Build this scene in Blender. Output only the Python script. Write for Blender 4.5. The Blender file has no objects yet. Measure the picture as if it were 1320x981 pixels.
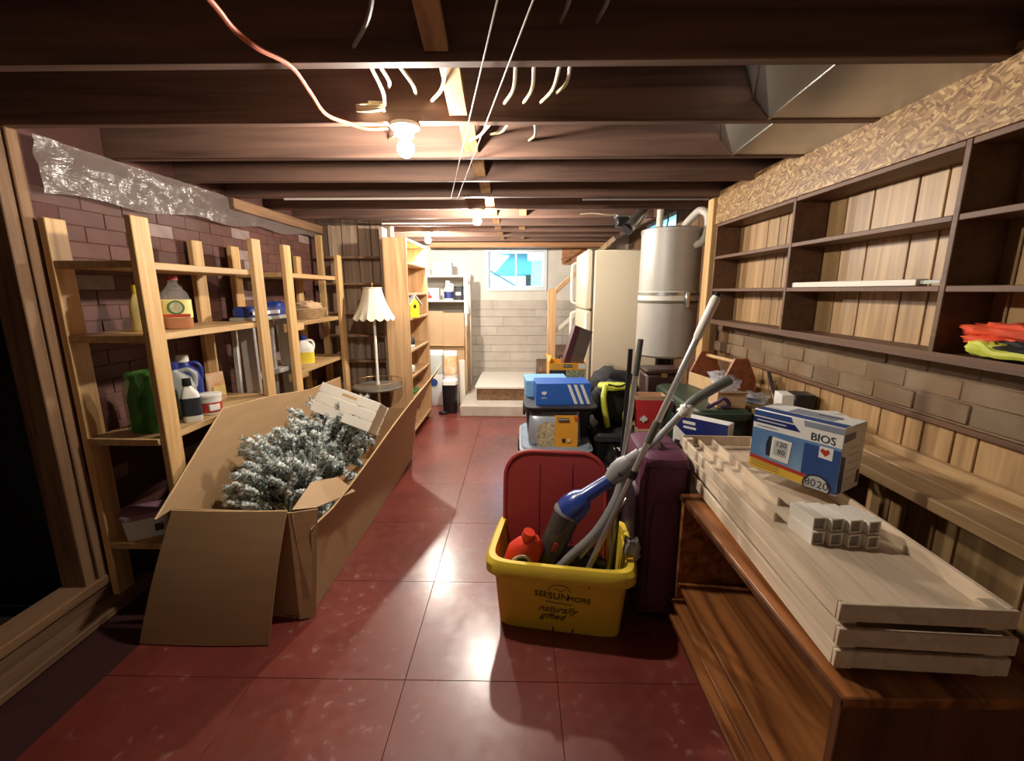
import bpy, math, random
from mathutils import Vector, Matrix, Euler, noise
R = math.radians
PI = math.pi
random.seed(7)
scene = bpy.context.scene
C = scene.collection

# ------------------------------------------------------------------ camera
cam_d = bpy.data.cameras.new('camera')
cam = bpy.data.objects.new('camera', cam_d)
C.objects.link(cam)
cam_d.sensor_fit = 'HORIZONTAL'
cam_d.sensor_width = 36.0
cam_d.lens = 36.0 * 568.0 / 1320.0
cam_d.clip_start = 0.02
cam_d.clip_end = 100
cam.location = (0, 0, 1.38)
cam.rotation_euler = (R(90 - 11.5), 0, R(1.0))
scene.camera = cam

# ------------------------------------------------------------------ light
world = bpy.data.worlds.new('world')
scene.world = world
world.use_nodes = True
bgn = world.node_tree.nodes['Background']
bgn.inputs[0].default_value = (0.22, 0.68, 1.0, 1)
bgn.inputs[1].default_value = 3.4
scene.view_settings.view_transform = 'Standard'
scene.view_settings.look = 'None'
scene.view_settings.gamma = 1.0
scene.view_settings.use_curve_mapping = False
scene.view_settings.exposure = 0.78
BULB_WATTS = (36.0, 54.0, 62.0)     # bare bulbs: near, middle, far
BULB_COLOR = (1.0, 0.91, 0.79)

# ------------------------------------------------------------------ materials
def lin(h):
    h = h.lstrip('#')
    out = []
    for i in (0, 2, 4):
        c = int(h[i:i + 2], 16) / 255
        out.append(c / 12.92 if c <= 0.04045 else ((c + 0.055) / 1.055) ** 2.4)
    return out

def _base(name, rough, metal):
    m = bpy.data.materials.new(name)
    m.use_nodes = True
    nt = m.node_tree
    b = nt.nodes['Principled BSDF']
    b.inputs['Roughness'].default_value = rough
    b.inputs['Metallic'].default_value = metal
    return m, nt, b

def _coords(nt, scale):
    tc = nt.nodes.new('ShaderNodeTexCoord')
    mp = nt.nodes.new('ShaderNodeMapping')
    mp.inputs['Scale'].default_value = scale
    nt.links.new(tc.outputs['Object'], mp.inputs['Vector'])
    return mp

def _ramp(nt, stops):
    r = nt.nodes.new('ShaderNodeValToRGB')
    e = r.color_ramp.elements
    while len(e) < len(stops):
        e.new(0.5)
    for i, (p, c) in enumerate(stops):
        e[i].position = p
        e[i].color = (c[0], c[1], c[2], 1)
    return r

def mat(name, hexc, rough=0.6, metal=0.0, var=0.12, nscale=14, bump=0.0, coat=0.0, hex2=None, stretch=(1, 1, 1), rnd=0.0):
    """plain surface with a mottled colour and an optional fine relief"""
    m, nt, b = _base(name, rough, metal)
    c = lin(hexc)
    c2 = lin(hex2) if hex2 else [min(1, k * (1 + var)) for k in c]
    c1 = c if hex2 else [k * (1 - var) for k in c]
    mp = _coords(nt, stretch)
    n = nt.nodes.new('ShaderNodeTexNoise')
    n.inputs['Scale'].default_value = nscale
    n.inputs['Detail'].default_value = 4
    nt.links.new(mp.outputs[0], n.inputs['Vector'])
    r = _ramp(nt, [(0.3, c1), (0.7, c2)])
    nt.links.new(n.outputs['Fac'], r.inputs['Fac'])
    out = r.outputs['Color']
    if rnd:
        oi = nt.nodes.new('ShaderNodeObjectInfo')
        mr = nt.nodes.new('ShaderNodeMapRange')
        mr.inputs['To Min'].default_value = 1 - rnd
        mr.inputs['To Max'].default_value = 1 + rnd
        nt.links.new(oi.outputs['Random'], mr.inputs['Value'])
        hs = nt.nodes.new('ShaderNodeHueSaturation')
        nt.links.new(mr.outputs[0], hs.inputs['Value'])
        nt.links.new(out, hs.inputs['Color'])
        out = hs.outputs['Color']
    nt.links.new(out, b.inputs['Base Color'])
    if coat:
        b.inputs['Coat Weight'].default_value = coat
        b.inputs['Coat Roughness'].default_value = 0.15
    if bump:
        bp = nt.nodes.new('ShaderNodeBump')
        bp.inputs['Strength'].default_value = bump
        bp.inputs['Distance'].default_value = 0.01
        nt.links.new(n.outputs['Fac'], bp.inputs['Height'])
        nt.links.new(bp.outputs[0], b.inputs['Normal'])
    return m

def wood(name, light, dark, axis='Z', scale=1.0, rough=0.6, rnd=0.15, knots=True, contrast=1.0):
    """grain stretched along an axis, a few knots, each board its own tint"""
    m, nt, b = _base(name, rough, 0)
    lo, hi = 1.2 * scale, 22.0 * scale
    s = {'X': (lo, hi, hi), 'Y': (hi, lo, hi), 'Z': (hi, hi, lo)}[axis]
    mp = _coords(nt, s)
    oi = nt.nodes.new('ShaderNodeObjectInfo')
    add = nt.nodes.new('ShaderNodeVectorMath')
    add.operation = 'ADD'
    sc = nt.nodes.new('ShaderNodeVectorMath')
    sc.operation = 'SCALE'
    sc.inputs['Scale'].default_value = 37.0
    cmb = nt.nodes.new('ShaderNodeCombineXYZ')
    for i in range(3):
        nt.links.new(oi.outputs['Random'], cmb.inputs[i])
    nt.links.new(cmb.outputs[0], sc.inputs[0])
    nt.links.new(mp.outputs[0], add.inputs[0])
    nt.links.new(sc.outputs[0], add.inputs[1])
    n = nt.nodes.new('ShaderNodeTexNoise')
    n.inputs['Scale'].default_value = 1.6
    n.inputs['Detail'].default_value = 6
    n.inputs['Distortion'].default_value = 0.8
    nt.links.new(add.outputs[0], n.inputs['Vector'])
    a, d = lin(light), lin(dark)
    mid = [x * 0.55 + y * 0.45 for x, y in zip(a, d)]
    w = 0.16 * contrast
    r = _ramp(nt, [(0.5 - w, d), (0.5, mid), (0.5 + w, a)])
    nt.links.new(n.outputs['Fac'], r.inputs['Fac'])
    out = r.outputs['Color']
    if knots:
        v = nt.nodes.new('ShaderNodeTexVoronoi')
        v.inputs['Scale'].default_value = 0.35
        nt.links.new(add.outputs[0], v.inputs['Vector'])
        kr = _ramp(nt, [(0.05, (0.35, 0.28, 0.2)), (0.14, (1, 1, 1))])
        nt.links.new(v.outputs['Distance'], kr.inputs['Fac'])
        mx = nt.nodes.new('ShaderNodeMixRGB')
        mx.blend_type = 'MULTIPLY'
        mx.inputs['Fac'].default_value = 0.7
        nt.links.new(out, mx.inputs['Color1'])
        nt.links.new(kr.outputs['Color'], mx.inputs['Color2'])
        out = mx.outputs['Color']
    mr = nt.nodes.new('ShaderNodeMapRange')
    mr.inputs['To Min'].default_value = 1 - rnd
    mr.inputs['To Max'].default_value = 1 + rnd
    nt.links.new(oi.outputs['Random'], mr.inputs['Value'])
    hs = nt.nodes.new('ShaderNodeHueSaturation')
    nt.links.new(mr.outputs[0], hs.inputs['Value'])
    nt.links.new(out, hs.inputs['Color'])
    nt.links.new(hs.outputs['Color'], b.inputs['Base Color'])
    bp = nt.nodes.new('ShaderNodeBump')
    bp.inputs['Strength'].default_value = 0.25
    bp.inputs['Distance'].default_value = 0.004
    nt.links.new(n.outputs['Fac'], bp.inputs['Height'])
    nt.links.new(bp.outputs[0], b.inputs['Normal'])
    return m

def osb(name):
    """straight wood strands lying at several angles"""
    m, nt, b = _base(name, 0.4, 0)
    tc = nt.nodes.new('ShaderNodeTexCoord')
    outs = []
    for ang, off in ((0.5, 0.0), (-0.75, 3.3), (0.05, 7.1)):
        r0 = nt.nodes.new('ShaderNodeMapping')
        r0.inputs['Rotation'].default_value = (ang, 0, 0)
        r0.inputs['Location'].default_value = (0, off, off)
        nt.links.new(tc.outputs['Object'], r0.inputs['Vector'])
        mp = nt.nodes.new('ShaderNodeMapping')
        mp.inputs['Scale'].default_value = (0.0, 30, 130)
        nt.links.new(r0.outputs[0], mp.inputs['Vector'])
        v = nt.nodes.new('ShaderNodeTexVoronoi')
        v.inputs['Scale'].default_value = 1.0
        nt.links.new(mp.outputs[0], v.inputs['Vector'])
        outs.append(v.outputs['Color'])
    mk = nt.nodes.new('ShaderNodeTexVoronoi')
    mk.inputs['Scale'].default_value = 42
    nt.links.new(tc.outputs['Object'], mk.inputs['Vector'])
    sep = nt.nodes.new('ShaderNodeSeparateColor')
    nt.links.new(mk.outputs['Color'], sep.inputs[0])
    def sel(src, th, a, c):
        g = nt.nodes.new('ShaderNodeMath')
        g.operation = 'GREATER_THAN'
        g.inputs[1].default_value = th
        nt.links.new(src, g.inputs[0])
        x = nt.nodes.new('ShaderNodeMixRGB')
        nt.links.new(g.outputs[0], x.inputs['Fac'])
        nt.links.new(a, x.inputs['Color1'])
        nt.links.new(c, x.inputs['Color2'])
        return x.outputs['Color']
    col = sel(sep.outputs[1], 0.6, sel(sep.outputs[0], 0.5, outs[0], outs[1]), outs[2])
    s1 = nt.nodes.new('ShaderNodeSeparateColor')
    nt.links.new(col, s1.inputs[0])
    r = _ramp(nt, [(0.0, lin('#6f5133')), (0.35, lin('#8d6a43')), (0.7, lin('#a58155')), (1.0, lin('#c8a978'))])
    nt.links.new(s1.outputs[0], r.inputs['Fac'])
    nt.links.new(r.outputs['Color'], b.inputs['Base Color'])
    bp = nt.nodes.new('ShaderNodeBump')
    bp.inputs['Strength'].default_value = 0.5
    bp.inputs['Distance'].default_value = 0.004
    nt.links.new(s1.outputs[1], bp.inputs['Height'])
    nt.links.new(bp.outputs[0], b.inputs['Normal'])
    return m

def floor_mat(name):
    """worn dark red floor paint, scuffed pale in places, fairly glossy"""
    m, nt, b = _base(name, 0.3, 0)
    mp = _coords(nt, (1, 1, 1))
    geo = nt.nodes.new('ShaderNodeNewGeometry')
    def ntex(scale, detail):
        n = nt.nodes.new('ShaderNodeTexNoise')
        n.inputs['Scale'].default_value = scale
        n.inputs['Detail'].default_value = detail
        nt.links.new(geo.outputs['Position'], n.inputs['Vector'])
        return n
    n1, n2, n3 = ntex(2.2, 8), ntex(22, 9), ntex(2.1, 10)
    r1 = _ramp(nt, [(0.3, lin('#66261f')), (0.7, lin('#873c32'))])
    nt.links.new(n1.outputs['Fac'], r1.inputs['Fac'])
    r2 = _ramp(nt, [(0.60, (0, 0, 0)), (0.72, (1, 1, 1))])
    nt.links.new(n2.outputs['Fac'], r2.inputs['Fac'])
    r2b = _ramp(nt, [(0.45, (0, 0, 0)), (0.62, (0.7, 0.7, 0.7))])
    nt.links.new(n3.outputs['Fac'], r2b.inputs['Fac'])
    mul = nt.nodes.new('ShaderNodeMath')
    mul.operation = 'MULTIPLY'
    nt.links.new(r2.outputs['Color'], mul.inputs[0])
    nt.links.new(r2b.outputs['Color'], mul.inputs[1])
    mx = nt.nodes.new('ShaderNodeMixRGB')
    nt.links.new(mul.outputs[0], mx.inputs['Fac'])
    nt.links.new(r1.outputs['Color'], mx.inputs['Color1'])
    mx.inputs['Color2'].default_value = (*lin('#b08c80'), 1)
    nt.links.new(mx.outputs['Color'], b.inputs['Base Color'])
    rr = _ramp(nt, [(0.3, (0.34,) * 3), (0.7, (0.55,) * 3)])
    nt.links.new(n2.outputs['Fac'], rr.inputs['Fac'])
    nt.links.new(rr.outputs['Color'], b.inputs['Roughness'])
    bp = nt.nodes.new('ShaderNodeBump')
    b.inputs['Coat Weight'].default_value = 0.75
    b.inputs['Coat Roughness'].default_value = 0.24
    bp.inputs['Strength'].default_value = 0.12
    bp.inputs['Distance'].default_value = 0.01
    nt.links.new(n1.outputs['Fac'], bp.inputs['Height'])
    nt.links.new(bp.outputs[0], b.inputs['Normal'])
    return m

def glassy(name, hexc, alpha=0.35, rough=0.08):
    """thin clear sheet: part transparent, part glossy"""
    m = bpy.data.materials.new(name)
    m.use_nodes = True
    nt = m.node_tree
    nt.nodes.clear()
    o = nt.nodes.new('ShaderNodeOutputMaterial')
    t = nt.nodes.new('ShaderNodeBsdfTransparent')
    p = nt.nodes.new('ShaderNodeBsdfPrincipled')
    p.inputs['Base Color'].default_value = (*lin(hexc), 1)
    p.inputs['Roughness'].default_value = rough
    n = nt.nodes.new('ShaderNodeTexNoise')
    n.inputs['Scale'].default_value = 9
    bp = nt.nodes.new('ShaderNodeBump')
    bp.inputs['Strength'].default_value = 0.3
    bp.inputs['Distance'].default_value = 0.02
    nt.links.new(n.outputs['Fac'], bp.inputs['Height'])
    nt.links.new(bp.outputs[0], p.inputs['Normal'])
    x = nt.nodes.new('ShaderNodeMixShader')
    x.inputs['Fac'].default_value = alpha
    nt.links.new(t.outputs[0], x.inputs[1])
    nt.links.new(p.outputs[0], x.inputs[2])
    nt.links.new(x.outputs[0], o.inputs['Surface'])
    return m

def emit(name, color, strength):
    m = bpy.data.materials.new(name)
    m.use_nodes = True
    nt = m.node_tree
    nt.nodes.clear()
    o = nt.nodes.new('ShaderNodeOutputMaterial')
    e = nt.nodes.new('ShaderNodeEmission')
    e.inputs[0].default_value = (*color, 1)
    e.inputs[1].default_value = strength
    nt.links.new(e.outputs[0], o.inputs[0])
    return m

M = {}
M['floor'] = floor_mat('worn red floor paint')
M['seam'] = mat('dark floor joint', '#3a1512', 0.8)
M['void_shade'] = mat('dark earth', '#1c130d', 0.95, bump=0.5)  # near-black on purpose: the opening's unlit depth is put into this colour
M['subfloor'] = wood('old subfloor boards', '#4c3e38', '#372c28', 'X', 0.6, 0.85)
M['joist'] = wood('old fir joist', '#7a5b4c', '#543d33', 'X', 0.5, 0.7, 0.12)
M['strap'] = wood('pale strapping', '#c39c72', '#9a7650', 'Y', 0.8, 0.7)
M['beam'] = wood('orange fir beam', '#c08a5c', '#95623c', 'X', 0.6, 0.65)
M['pine_z'] = wood('pine upright', '#d8b07a', '#bb915a', 'Z', 0.8, 0.55, 0.1)
M['pine_y'] = wood('pine shelf board', '#cba878', '#aa8557', 'Y', 0.8, 0.55, 0.1)
M['oldpost'] = wood('weathered stud', '#927050', '#6b4e36', 'Z', 0.8, 0.75, 0.12)
M['oldsill'] = wood('weathered sill', '#8d6a4c', '#5f4630', 'Y', 0.8, 0.8, 0.12)
M['bookpine'] = wood('bookcase pine', '#d3ad80', '#b28a5e', 'Z', 0.7, 0.5, 0.06)
M['panel'] = wood('light panelling', '#b99669', '#8c6b45', 'Z', 0.6, 0.45, 0.14, contrast=1.1)
M['panel_far'] = wood('greyed panelling', '#b39a82', '#8a7360', 'Z', 0.7, 0.6, 0.12)
M['shelfbrown'] = wood('brown stained shelf', '#6e4c34', '#593b27', 'Y', 0.7, 0.55, 0.04, knots=False)
M['bench'] = wood('bench plank', '#b8976c', '#95744c', 'Y', 0.7, 0.5, 0.06)
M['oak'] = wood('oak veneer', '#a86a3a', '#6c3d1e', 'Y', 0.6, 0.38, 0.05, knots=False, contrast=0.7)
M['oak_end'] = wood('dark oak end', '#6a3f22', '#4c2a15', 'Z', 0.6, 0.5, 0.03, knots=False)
M['whitewash'] = wood('whitewashed pine', '#dccab2', '#c9b297', 'Y', 0.9, 0.6, 0.08, knots=False)
M['caddywood'] = wood('red stained wood', '#a5623c', '#844628', 'Y', 0.9, 0.5, 0.04, knots=False)
M['osb'] = osb('strand board')
M['brick_red'] = mat('maroon painted brick', '#5d3a31', 0.7, var=0.16, nscale=9, bump=0.4, rnd=0.14)
M['brick_grey'] = mat('bare greyish brick', '#8f7a74', 0.8, var=0.2, nscale=12, bump=0.4, rnd=0.1)
M['mortar_red'] = mat('maroon painted mortar', '#5a3630', 0.85, bump=0.4)
M['brick_faux'] = mat('grey brown brick veneer', '#75593f', 0.75, nscale=7, bump=0.6, hex2='#85735a', rnd=0.15)
M['concrete'] = mat('painted concrete', '#c4baad', 0.8, var=0.1, nscale=7, bump=0.5, rnd=0.05)
M['concrete_up'] = mat('upper pale concrete', '#d8d2c6', 0.8, var=0.06, nscale=5, bump=0.3)
M['plastic_sheet'] = glassy('crinkled polythene', '#8a7c75', 0.4, 0.2)
M['cardboard'] = mat('corrugated cardboard', '#ab8a64', 0.75, var=0.06, nscale=5, stretch=(1, 1, 6), bump=0.08)
M['cardboard_pale'] = mat('pale cardboard', '#c2a07c', 0.75, var=0.05, nscale=5)
M['cardboard_edge'] = mat('cut cardboard edge', '#cdab7c', 0.8)
M['white_paint'] = mat('white painted wood', '#e9e2d6', 0.5, var=0.03)
M['white_plastic'] = mat('white plastic', '#e6e2d8', 0.35, var=0.02)
M['pvc'] = mat('white pvc', '#dcd5c8', 0.35, var=0.03)
M['vinyl'] = mat('white window vinyl', '#dfe6ea', 0.35, var=0.02)
M['pane'] = glassy('window glass', '#cfe8f2', 0.06, 0.02)
M['fridge'] = mat('almond enamel', '#d9cdb4', 0.35, var=0.02, bump=0.03, nscale=80)
M['fridge_trim'] = mat('dark door gasket', '#6b6255', 0.6)
M['tank'] = mat('grey tank jacket', '#b3afa8', 0.42, 0.1, var=0.03)
M['steel'] = mat('galvanised sheet', '#b7b7b4', 0.3, 0.95, var=0.06, nscale=10)
M['alu'] = mat('aluminium', '#c2c0ba', 0.45, 0.35, var=0.08)
M['alu_tube'] = mat('brushed tube', '#bfc0bf', 0.32, 0.8, var=0.04)
M['black'] = mat('black plastic', '#17171a', 0.4, var=0.1)
M['black_shiny'] = mat('black bin liner', '#141416', 0.22, var=0.1, bump=0.4, nscale=18)
M['black_cloth'] = mat('black nylon', '#1c1c21', 0.75, var=0.2, bump=0.2, nscale=30)
M['navy'] = mat('navy plastic', '#1f2c6e', 0.35, var=0.06)
M['bluejug'] = mat('blue jug', '#25337f', 0.35, var=0.05)
M['greyjug'] = mat('translucent grey jug', '#9fa09c', 0.35, var=0.05)
M['orange_cord'] = mat('orange cord', '#d0643c', 0.5)
M['cable'] = mat('cream cable', '#d8cfae', 0.5)
M['grey_cable'] = mat('grey cable', '#8d8a86', 0.5)
M['rope'] = mat('grey line', '#a79c92', 0.6)
M['porcelain'] = mat('porcelain socket', '#e4dfd6', 0.25, var=0.02)
M['lampshade'] = mat('cream fabric shade', '#ece0c6', 0.8, var=0.03)
M['brass'] = mat('dull brass', '#a98d5a', 0.4, 0.7)
M['grey_top'] = mat('grey stone table', '#7b7368', 0.4)
M['yellow'] = mat('yellow recycling plastic', '#e8c93e', 0.42, var=0.04)
M['ink'] = mat('black ink', '#2a2313', 0.7)
M['red_lid'] = mat('red plastic', '#9c3433', 0.45, var=0.04)
M['red_bottle'] = mat('orange red bottle', '#e0402a', 0.35, var=0.03)
M['vac_grey'] = mat('grey vacuum plastic', '#8d8d8e', 0.38, var=0.04)
M['vac_blue'] = mat('blue vacuum plastic', '#27408f', 0.3, var=0.04, coat=0.4)
M['vac_dark'] = mat('smoky cup', '#4a4745', 0.2, var=0.1)
M['handle_grey'] = mat('dark grey grip', '#55564f', 0.6)
M['plum'] = mat('plum nylon', '#5c2b45', 0.6, var=0.12, bump=0.2, nscale=60)
M['plum_dark'] = mat('dark plum trim', '#2f1624', 0.55)
M['green_tote'] = mat('dark green plastic', '#38483a', 0.45, var=0.08)
M['green_wrap'] = mat('green shrink wrap', '#3f7a34', 0.2, var=0.3, bump=0.6, nscale=25)
M['tote_grey'] = mat('blue grey tote', '#8d97a6', 0.4)
M['tote_dark'] = mat('charcoal tote', '#33353c', 0.5)
M['box_blue'] = mat('blue shoe box', '#2a63bd', 0.5, var=0.03)
M['box_sky'] = mat('sky blue card', '#7fb4e0', 0.5, var=0.03)
M['foil'] = mat('silver blue pouch', '#a9b4c2', 0.3, 0.3, var=0.08, bump=0.3, nscale=10)
M['amber'] = mat('mustard print', '#dfa033', 0.5, var=0.03)
M['coffeepic'] = mat('coffee plant print', '#8c8465', 0.5, hex2='#d8cfa8', nscale=60)
M['plantpic'] = mat('foliage print', '#37402c', 0.5, hex2='#c3c7a4', nscale=70)
M['white_print'] = mat('white print', '#eceae4', 0.5, var=0.01)
M['dark_print'] = mat('dark print', '#262a33', 0.5)
M['blue_print'] = mat('mid blue print', '#4470a8', 0.45, hex2='#8fb0cf', nscale=5)
M['blue_deep'] = mat('deep blue print', '#2f4f8a', 0.45, var=0.05)
M['red_print'] = mat('red print', '#b63a2c', 0.5, var=0.03)
M['yellow_print'] = mat('yellow print', '#e4bb45', 0.5, var=0.03)
M['plug_grey'] = mat('grey tube inside', '#8f8a82', 0.6)
M['lcd'] = mat('grey display print', '#b9bdb8', 0.5)
M['maroon'] = mat('maroon leatherette', '#4c2530', 0.5)
M['album_in'] = mat('grey brown board', '#5d5048', 0.7)
M['redbag'] = mat('red paper bag', '#c92f32', 0.4, var=0.05)
M['leather'] = mat('dark brown leather', '#3c2620', 0.5, var=0.1)
M['hivis'] = mat('yellow green nylon', '#c9cf4c', 0.6, var=0.08)
M['hivis_orange'] = mat('orange cloth', '#e0522c', 0.75, var=0.08)
M['feed_orange'] = mat('orange feed print', '#e3964f', 0.5, hex2='#f2d9b8', nscale=16)
M['paleyellow'] = mat('pale yellow print', '#efd98a', 0.5)
M['green_print'] = mat('green print', '#4a7a3e', 0.5)
M['juice'] = mat('amber juice', '#b5651e', 0.2)
M['pet'] = glassy('clear bottle', '#d9d6cf', 0.14, 0.06)
M['pink'] = mat('pinkish lid', '#9b7484', 0.5)
M['bleach_yellow'] = mat('yellow label', '#e6cf3c', 0.45)
M['wicker'] = mat('tan wicker', '#a3835c', 0.8, var=0.3, nscale=60, bump=0.6)
M['needle'] = mat('grey green needles', '#6c7d79', 0.8, hex2='#a9bab6', nscale=30)
M['frost'] = mat('white frosting', '#dfe3df', 0.8, var=0.05)
M['bark'] = mat('dark stem', '#3b3129', 0.9)
M['bird_yellow'] = mat('bright yellow paint', '#f2d233', 0.5)
M['roof_grey'] = mat('pale grey roof', '#b9bcc0', 0.5)
M['snow'] = mat('snow', '#eef4f8', 0.8, var=0.03, nscale=1)
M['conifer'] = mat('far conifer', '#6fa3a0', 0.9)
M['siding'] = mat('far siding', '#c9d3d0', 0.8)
M['crate_white'] = mat('white crate paint', '#f0e8da', 0.55, var=0.03)
M['clear_bag'] = glassy('clear bag', '#d0d0d6', 0.45, 0.15)
M['purple'] = mat('purple strap', '#4a2d57', 0.6)
M['header'] = mat('dark slate header', '#4f545e', 0.7)

# ------------------------------------------------------------------ mesh builder
class MB:
    def __init__(s):
        s.v, s.f, s.m = [], [], []
        s.mi = 0
        s.soft = False
    def add(s, vs, fs):
        o = len(s.v)
        s.v += [Vector(p) for p in vs]
        for f in fs:
            s.f.append([i + o for i in f])
            s.m.append(s.mi)
        return s
    def box(s, x0, x1, y0, y1, z0, z1, b=0.0, mx=None):
        c = Vector(((x0 + x1) / 2, (y0 + y1) / 2, (z0 + z1) / 2))
        h = [abs(x1 - x0) / 2, abs(y1 - y0) / 2, abs(z1 - z0) / 2]
        if b <= 0:
            P = [(i, j, k) for i in (-1, 1) for j in (-1, 1) for k in (-1, 1)]
            vs = [c + Vector((i * h[0], j * h[1], k * h[2])) for i, j, k in P]
            fs = [(0, 1, 3, 2), (4, 6, 7, 5), (0, 4, 5, 1), (2, 3, 7, 6), (0, 2, 6, 4), (1, 5, 7, 3)]
        else:
            b = min(b, min(h) * 0.95)
            idx, vs = {}, []
            for i in (-1, 1):
                for j in (-1, 1):
                    for k in (-1, 1):
                        for a in range(3):
                            q = [i * (h[0] - b), j * (h[1] - b), k * (h[2] - b)]
                            q[a] += (i, j, k)[a] * b
                            idx[(i, j, k, a)] = len(vs)
                            vs.append(c + Vector(q))
            fs = []
            for a in range(3):
                u, w = (a + 1) % 3, (a + 2) % 3
                for sg in (-1, 1):
                    loop = []
                    for su, sw in ((-1, -1), (1, -1), (1, 1), (-1, 1)):
                        k = [0, 0, 0]
                        k[a], k[u], k[w] = sg, su, sw
                        loop.append(idx[(*k, a)])
                    fs.append(loop)
                for su in (-1, 1):
                    for sw in (-1, 1):
                        k0, k1 = [0, 0, 0], [0, 0, 0]
                        k0[u] = k1[u] = su
                        k0[w] = k1[w] = sw
                        k0[a], k1[a] = -1, 1
                        fs.append([idx[(*k0, u)], idx[(*k1, u)], idx[(*k1, w)], idx[(*k0, w)]])
            for i in (-1, 1):
                for j in (-1, 1):
                    for k in (-1, 1):
                        fs.append([idx[(i, j, k, a)] for a in range(3)])
        if mx is not None:
            vs = [mx @ p for p in vs]
        return s.add(vs, fs)
    def cbox(s, c, d, b=0.0, rot=(0, 0, 0)):
        mx = Matrix.Translation(c) @ Euler(rot).to_matrix().to_4x4()
        return s.box(-d[0] / 2, d[0] / 2, -d[1] / 2, d[1] / 2, -d[2] / 2, d[2] / 2, b, mx)
    def bar(s, p0, p1, w, t, b=0.0, up=(0, 0, 1)):
        """rectangular bar from p0 to p1, w across, t along 'up'"""
        p0, p1 = Vector(p0), Vector(p1)
        d = p1 - p0
        L = d.length
        y = d.normalized()
        x = y.cross(Vector(up))
        if x.length < 1e-4:
            x = y.cross(Vector((1, 0, 0)))
        x.normalize()
        z = x.cross(y)
        mx = Matrix((x, y, z)).transposed().to_4x4()
        mx.translation = (p0 + p1) / 2
        return s.box(-w / 2, w / 2, -L / 2, L / 2, -t / 2, t / 2, b, mx)
    def tube(s, pts, r, seg=10, caps=True):
        pts = [Vector(p) for p in pts]
        n = len(pts)
        rr = r if isinstance(r, (list, tuple)) else [r] * n
        vs, fs, prev = [], [], None
        for i, p in enumerate(pts):
            t = (pts[min(i + 1, n - 1)] - pts[max(i - 1, 0)]).normalized()
            if prev is None:
                x = t.cross(Vector((0, 0, 1)))
                if x.length < 1e-3:
                    x = t.cross(Vector((1, 0, 0)))
            else:
                x = prev - t * prev.dot(t)
            x.normalize()
            prev = x
            y = t.cross(x)
            for k in range(seg):
                a = 2 * PI * k / seg
                vs.append(p + (x * math.cos(a) + y * math.sin(a)) * rr[i])
        for i in range(n - 1):
            for k in range(seg):
                k2 = (k + 1) % seg
                fs.append([i * seg + k, i * seg + k2, (i + 1) * seg + k2, (i + 1) * seg + k])
        if caps:
            fs.append(list(range(seg)))
            fs.append([(n - 1) * seg + k for k in range(seg)])
        return s.add(vs, fs)
    def lathe(s, prof, seg=24, c=(0, 0, 0), caps=True):
        vs, fs = [], []
        for r, z in prof:
            for k in range(seg):
                a = 2 * PI * k / seg
                vs.append(Vector((c[0] + r * math.cos(a), c[1] + r * math.sin(a), c[2] + z)))
        n = len(prof)
        for i in range(n - 1):
            for k in range(seg):
                k2 = (k + 1) % seg
                fs.append([i * seg + k, i * seg + k2, (i + 1) * seg + k2, (i + 1) * seg + k])
        if caps:
            fs.append(list(range(seg)))
            fs.append([(n - 1) * seg + k for k in range(seg)])
        return s.add(vs, fs)
    def loft(s, secs, n=24, p=4.0, caps=True, mx=None):
        """superellipse rings: (z, half x, half y[, cx, cy])"""
        vs, fs = [], []
        for q in secs:
            z, hx, hy = q[:3]
            cx, cy = (q[3], q[4]) if len(q) > 4 else (0, 0)
            for k in range(n):
                a = 2 * PI * (k + 0.5) / n
                ca, sa = math.cos(a), math.sin(a)
                e = 2.0 / p
                vs.append(Vector((cx + hx * math.copysign(abs(ca) ** e, ca), cy + hy * math.copysign(abs(sa) ** e, sa), z)))
        m = len(secs)
        for i in range(m - 1):
            for k in range(n):
                k2 = (k + 1) % n
                fs.append([i * n + k, i * n + k2, (i + 1) * n + k2, (i + 1) * n + k])
        if caps:
            fs.append(list(range(n)))
            fs.append([(m - 1) * n + k for k in range(n)])
        if mx is not None:
            vs = [mx @ v for v in vs]
        return s.add(vs, fs)
    def slab(s, poly, t):
        """flat polygon given thickness t along its normal"""
        P = [Vector(p) for p in poly]
        nrm = Vector((0, 0, 0))
        for i in range(len(P)):
            a, b = P[i], P[(i + 1) % len(P)]
            nrm += (a - P[0]).cross(b - P[0])
        nrm.normalize()
        n = len(P)
        vs = P + [p + nrm * t for p in P]
        fs = [list(range(n))[::-1], list(range(n, 2 * n))]
        for i in range(n):
            j = (i + 1) % n
            fs.append([i, j, n + j, n + i])
        return s.add(vs, fs)
    def grid(s, fn, nu, nv, t=0.0):
        """surface fn(u,v) sampled on a grid, with optional thickness"""
        vs = [Vector(fn(i / nu, j / nv)) for i in range(nu + 1) for j in range(nv + 1)]
        w = nv + 1
        fs = [[i * w + j, (i + 1) * w + j, (i + 1) * w + j + 1, i * w + j + 1] for i in range(nu) for j in range(nv)]
        if t:
            nr = [Vector((0, 0, 0)) for _ in vs]
            for f in fs:
                a = (vs[f[1]] - vs[f[0]]).cross(vs[f[3]] - vs[f[0]])
                for k in f:
                    nr[k] += a
            n0 = len(vs)
            vs += [vs[i] - nr[i].normalized() * t for i in range(n0)]
            top = list(fs)
            fs += [[k + n0 for k in f][::-1] for f in top]
            bd = [i * w for i in range(nu + 1)] + [nu * w + j for j in range(1, w)] + [i * w + nv for i in range(nu - 1, -1, -1)] + [j for j in range(nv - 1, 0, -1)]
            for a, b in zip(bd, bd[1:] + bd[:1]):
                fs.append([a, b, b + n0, a + n0])
        return s.add(vs, fs)
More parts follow.
